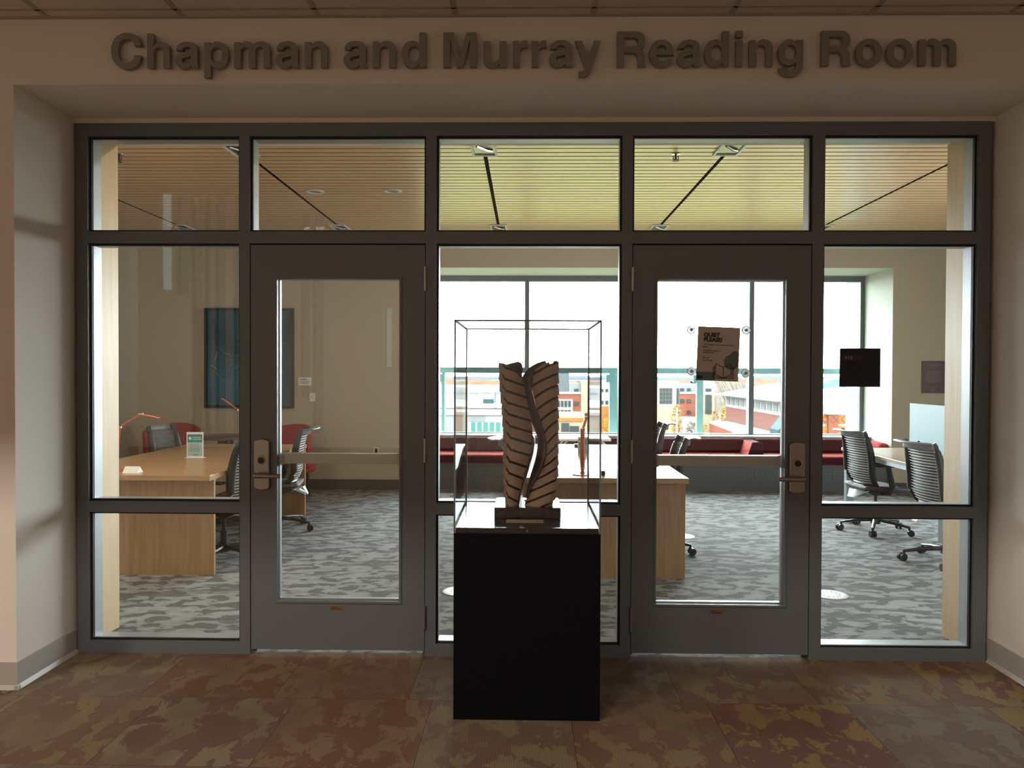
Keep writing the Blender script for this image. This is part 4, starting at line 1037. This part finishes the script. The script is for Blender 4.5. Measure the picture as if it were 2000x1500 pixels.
wins(t, D*.86, [(1099, 828, 1114, 845), (1116, 834, 1134, 848)], 'win', 30.4)
D = 245; t = bld('tower_hall', D, 'white, red brick and cream hall seen through the right door glass')
blk(t, 'white_block', D, 1205, 1327, 744, 790, 'pale', 16); blk(t, 'cream_base', D, 1205, 1327, 790, None, 'cream', 15.5, .4)
blk(t, 'grey_top', D, 1327, 1362, 748, 766, 'lgrey', 14, .2); blk(t, 'white_band', D, 1327, 1362, 764, 768, 'pale', 14, .5); blk(t, 'brick_block', D, 1327, 1362, 768, 812, 'brick', 14, .2); blk(t, 'pale_base', D, 1327, 1362, 812, None, 'pale', 14, .3)
blk(t, 'cream_tower', D, 1366, 1392, 744, None, 'cream', 14, 2); blk(t, 'tower_top', D, 1366, 1392.3, 743, 770, 'pale', 14.1, 2.1)
wins(t, D, [(1328, 757, 1335, 763), (1341, 757, 1348, 763), (1328, 778, 1335, 785), (1341, 778, 1348, 785), (1341, 800, 1348, 807), (1321, 757, 1325, 788)], fwd=.5)
wins(t, D, [(1374, 757, 1385, 763), (1374, 769, 1386, 806)], fwd=2.3)
wins(t, D, [(1288+k*6.3, 757+j*7.8, 1293.5+k*6.3, 764+j*7.8) for k in range(4) for j in range(4)], 'win', .2)
# A: low white complex at left
D = 300; t = bld('long_white_block', D, 'long low white block farthest back at the left of the view')
MB().box(ex(820, D), ex(1010, D), 0, 60, 0, ez(757, D)-GZ).build('block', OM['roof'], t); wins(t, D, [(820+k*24, 766, 840+k*24, 770) for k in range(8)], 'lgrey')
D = 235; t = bld('flat_roof_block', D, 'low flat roofed block with grey band at the left of the view')
MB().box(ex(820, D), ex(1000, D), 0, 90, 0, ez(795, D)-GZ).build('block', OM['lgrey'], t); MB().box(ex(820, D)-1, ex(1000, D), -1, 90, ez(797.5, D)-GZ, ez(795, D)-GZ+.05).build('roof', OM['roof'], t)
wins(t, D, [(917, 801, 943, 805)], 'win'); MB().box(ex(944, D*1.1), ex(964, D*1.1), 24, 34, ez(795, D)-GZ, ez(780, D*1.1)-GZ).build('roof_box', OM['tealroof'], t)
D = 190; t = bld('colonnade_block', D, 'pale block with teal glazing between white piers at the left of the view')
MB().box(ex(820, D), ex(1003, D), 0, 14, 0, ez(806, D)-GZ).build('block', OM['pale'], t); MB().box(ex(820, D)-1, ex(1003, D)+1, -.6, 14.5, ez(811, D)-GZ, ez(806, D)-GZ+.1).build('roof', OM['roof'], t)
MB().box(ex(916, D), ex(948, D), -.2, .1, ez(823, D)-GZ, ez(812, D)-GZ).build('grey_panel', OM['lgrey'], t); MB().box(ex(864, D), ex(888, D), -.3, .1, 0, ez(812, D)-GZ).build('grey_wall', OM['lgrey'], t)
wins(t, D, [(921+k*12.2, 825, 929+k*12.2, 850) for k in range(7)], 'tealwin')
# C: teal roof building along x
t = empty('teal_roof_hall', (58, 168, GZ), label='red brick hall with a wide teal hipped roof seen through the right door', cat='building')
ze = -4.6-GZ
MB().box(0, 40, 0, 52, 0, ze-3.4).build('brick_wall', OM['brick2'], t); MB().box(-.1, 40, -.1, 52.1, ze-3.4, ze).build('window_storey', OM['pale'], t)
MB().box(-.3, 40, -.3, 52.2, ze-9.3, ze-8.6).build('white_band', OM['pale'], t)
m = MB(); m.add([(-3, -3, ze), (44, -3, ze), (44, 56, ze), (-3, 56, ze), (16, 14, ze+5), (26, 14, ze+5), (26, 38, ze+5), (16, 38, ze+5)], [(0, 1, 5, 4), (1, 2, 6, 5), (2, 3, 7, 6), (3, 0, 4, 7), (4, 5, 6, 7), (0, 3, 2, 1)]); m.build('roof', OM['tealroof'], t)
for k in range(11): MB().box(-.25, .1, 1+k*4.6, 4.2+k*4.6, ze-2.6, ze-.7).build('window', OM['lgrey'], t)
for k in range(11): MB().box(-.25, .1, 1.4+k*4.6, 3.4+k*4.6, ze-12, ze-10).build('window', OM['win'], t)
# D: low brick building with big flat roof
t = empty('low_brick_block', (0, 0, GZ), label='low brick block with a pale flat roof below the teal roof', cat='building')
pts = [(ex(1385, 222), 218), (ex(1488, 222), 218), (ex(1560, 160), 156), (ex(1470, 165), 161)]
MB().prism(pts, 0, 5.2, 'z').build('brick_wall', OM['brick'], t)
MB().prism([(a*1.005, b) for a, b in pts], 5.2, 5.9, 'z').build('roof', OM['roof'], t)
t = empty('glass_gable', (ex(1513, 152), 140, GZ), label='small green glazed gable in front of the teal roofed hall', cat='building')
m = MB(); m.prism([(-2, 0), (2, 0), (2, 9.0), (0, 11.6), (-2, 9.0)], 0, 5, 'y'); m.build('gable', OM['tealroof'], t)
# E: arched front at far right
D = 130; t = bld('arched_front_hall', D, 'white arched front with orange diamond brick bands at the right of the view')
arc = [(ex(1575, D), ez(850, D)-GZ)]+[(ex(1575+125*k/16, D), ez(800-44*sin(pi*(.242+.758*k/16)*.62), D)-GZ) for k in range(17)]+[(ex(1700, D), ez(850, D)-GZ)]
MB().prism(arc, 0, 8).build('arched_wall', OM['pale'], t)
MB().box(ex(1575, D), ex(1700, D), -.2, 7.5, 0, ez(829, D)-GZ).build('brick_base', OM['orange'], t)
MB().box(ex(1575, D), ex(1700, D), -.2, .2, ez(824, D)-GZ, ez(807, D)-GZ).build('brick_band', OM['orange'], t)
m = MB(); m.box(ex(1612, D), ex(1630, D), -.8, .2, 0, ez(788, D)-GZ); m.build('pier', OM['diamond'], t); m = MB(); m.box(ex(1606, D), ex(1632, D), -1, .2, ez(806, D)-GZ, ez(787, D)-GZ); m.build('pier_cap', OM['pale'], t)
for k in range(3, 11):
    cx = ex(1545+k*12.5, D); cz = ez(815.5, D)-GZ; dx, dz = .5, .62; m = MB(); off = -.85 if 1608 < 1545+k*12.5 < 1634 else -.25
    for a, b in (((-dx, 0), (0, dz)), ((0, dz), (dx, 0)), ((dx, 0), (0, -dz)), ((0, -dz), (-dx, 0))): m.tube([(cx+a[0], off, cz+a[1]), (cx+b[0], off, cz+b[1])], .05, 4)
    m.build('diamond', OM['diamond'], t)
# trees
def tree(px, D, pyt, wpx, mt, lab, name='autumn_tree', conical=False):
    X = ex(px, D); zt = ez(pyt, D)-GZ; rr = wpx*D/1500/2
    t = empty(name, (X, D-4, GZ), label=lab, cat='tree')
    MB().cyl((0, 0, 0), (0, 0, zt*.6), rr*.09+.1, .08, n=8).build('trunk', OM['bark'], t)
    rnd = random.Random(int(px)); m = MB()
    for k in range(260):
        v = rnd.random()
        if conical: z = zt*(.12+.88*v); q = rr*(1-v)*rnd.uniform(.5, 1)
        else: z = zt*(.35+.65*v); q = rr*math.sqrt(max(0, 1-(2*v-.9)**2*.8))*rnd.uniform(.3, 1)
        a = rnd.uniform(0, 2*pi); c = Vector((q*cos(a), q*sin(a), z)); s_ = rr*.20*rnd.uniform(.6, 1.2)
        d = [Vector((rnd.uniform(-1, 1), rnd.uniform(-1, 1), rnd.uniform(-1, 1))).normalized()*s_ for _ in range(4)]
        m.add([c+d[0], c+d[1], c+d[2], c+d[3]], [(0, 1, 2), (0, 2, 3), (0, 3, 1), (1, 3, 2)])
    m.build('crown', OM[mt], t)
tree(1322, 200, 790, 30, 'leafo', 'orange leaved tree in front of the brick and cream hall')
tree(1415, 245, 794, 20, 'leafy', 'bright yellow tree beside the cream tower')
tree(1396, 240, 800, 14, 'leafo', 'small orange tree between the cream tower and the yellow tree')
tree(1350, 170, 822, 26, 'bare', 'bare grey tree in front of the red brick wall', 'bare_tree'); tree(1376, 165, 826, 22, 'leafo', 'rust coloured tree at the foot of the cream tower')
tree(968, 225, 769, 12, 'leafg', 'dark evergreen beside the low white blocks', 'evergreen_tree', True)
tree(1184, 150, 815, 16, 'leafy', 'yellow leaved tree behind the guard rail post')
t = empty('lamp_post', (ex(1322, 120), 116, GZ), label='tall pale flag or lamp post in front of the orange tree', cat='post')
MB().cyl((0, 0, 0), (0, 0, ez(795, 120)-GZ), .16, .10, n=8).build('pole', OM['pale'], t); MB().box(.05, .45, -.05, .05, ez(806, 120)-GZ, ez(803, 120)-GZ).build('bracket', OM['win'], t)
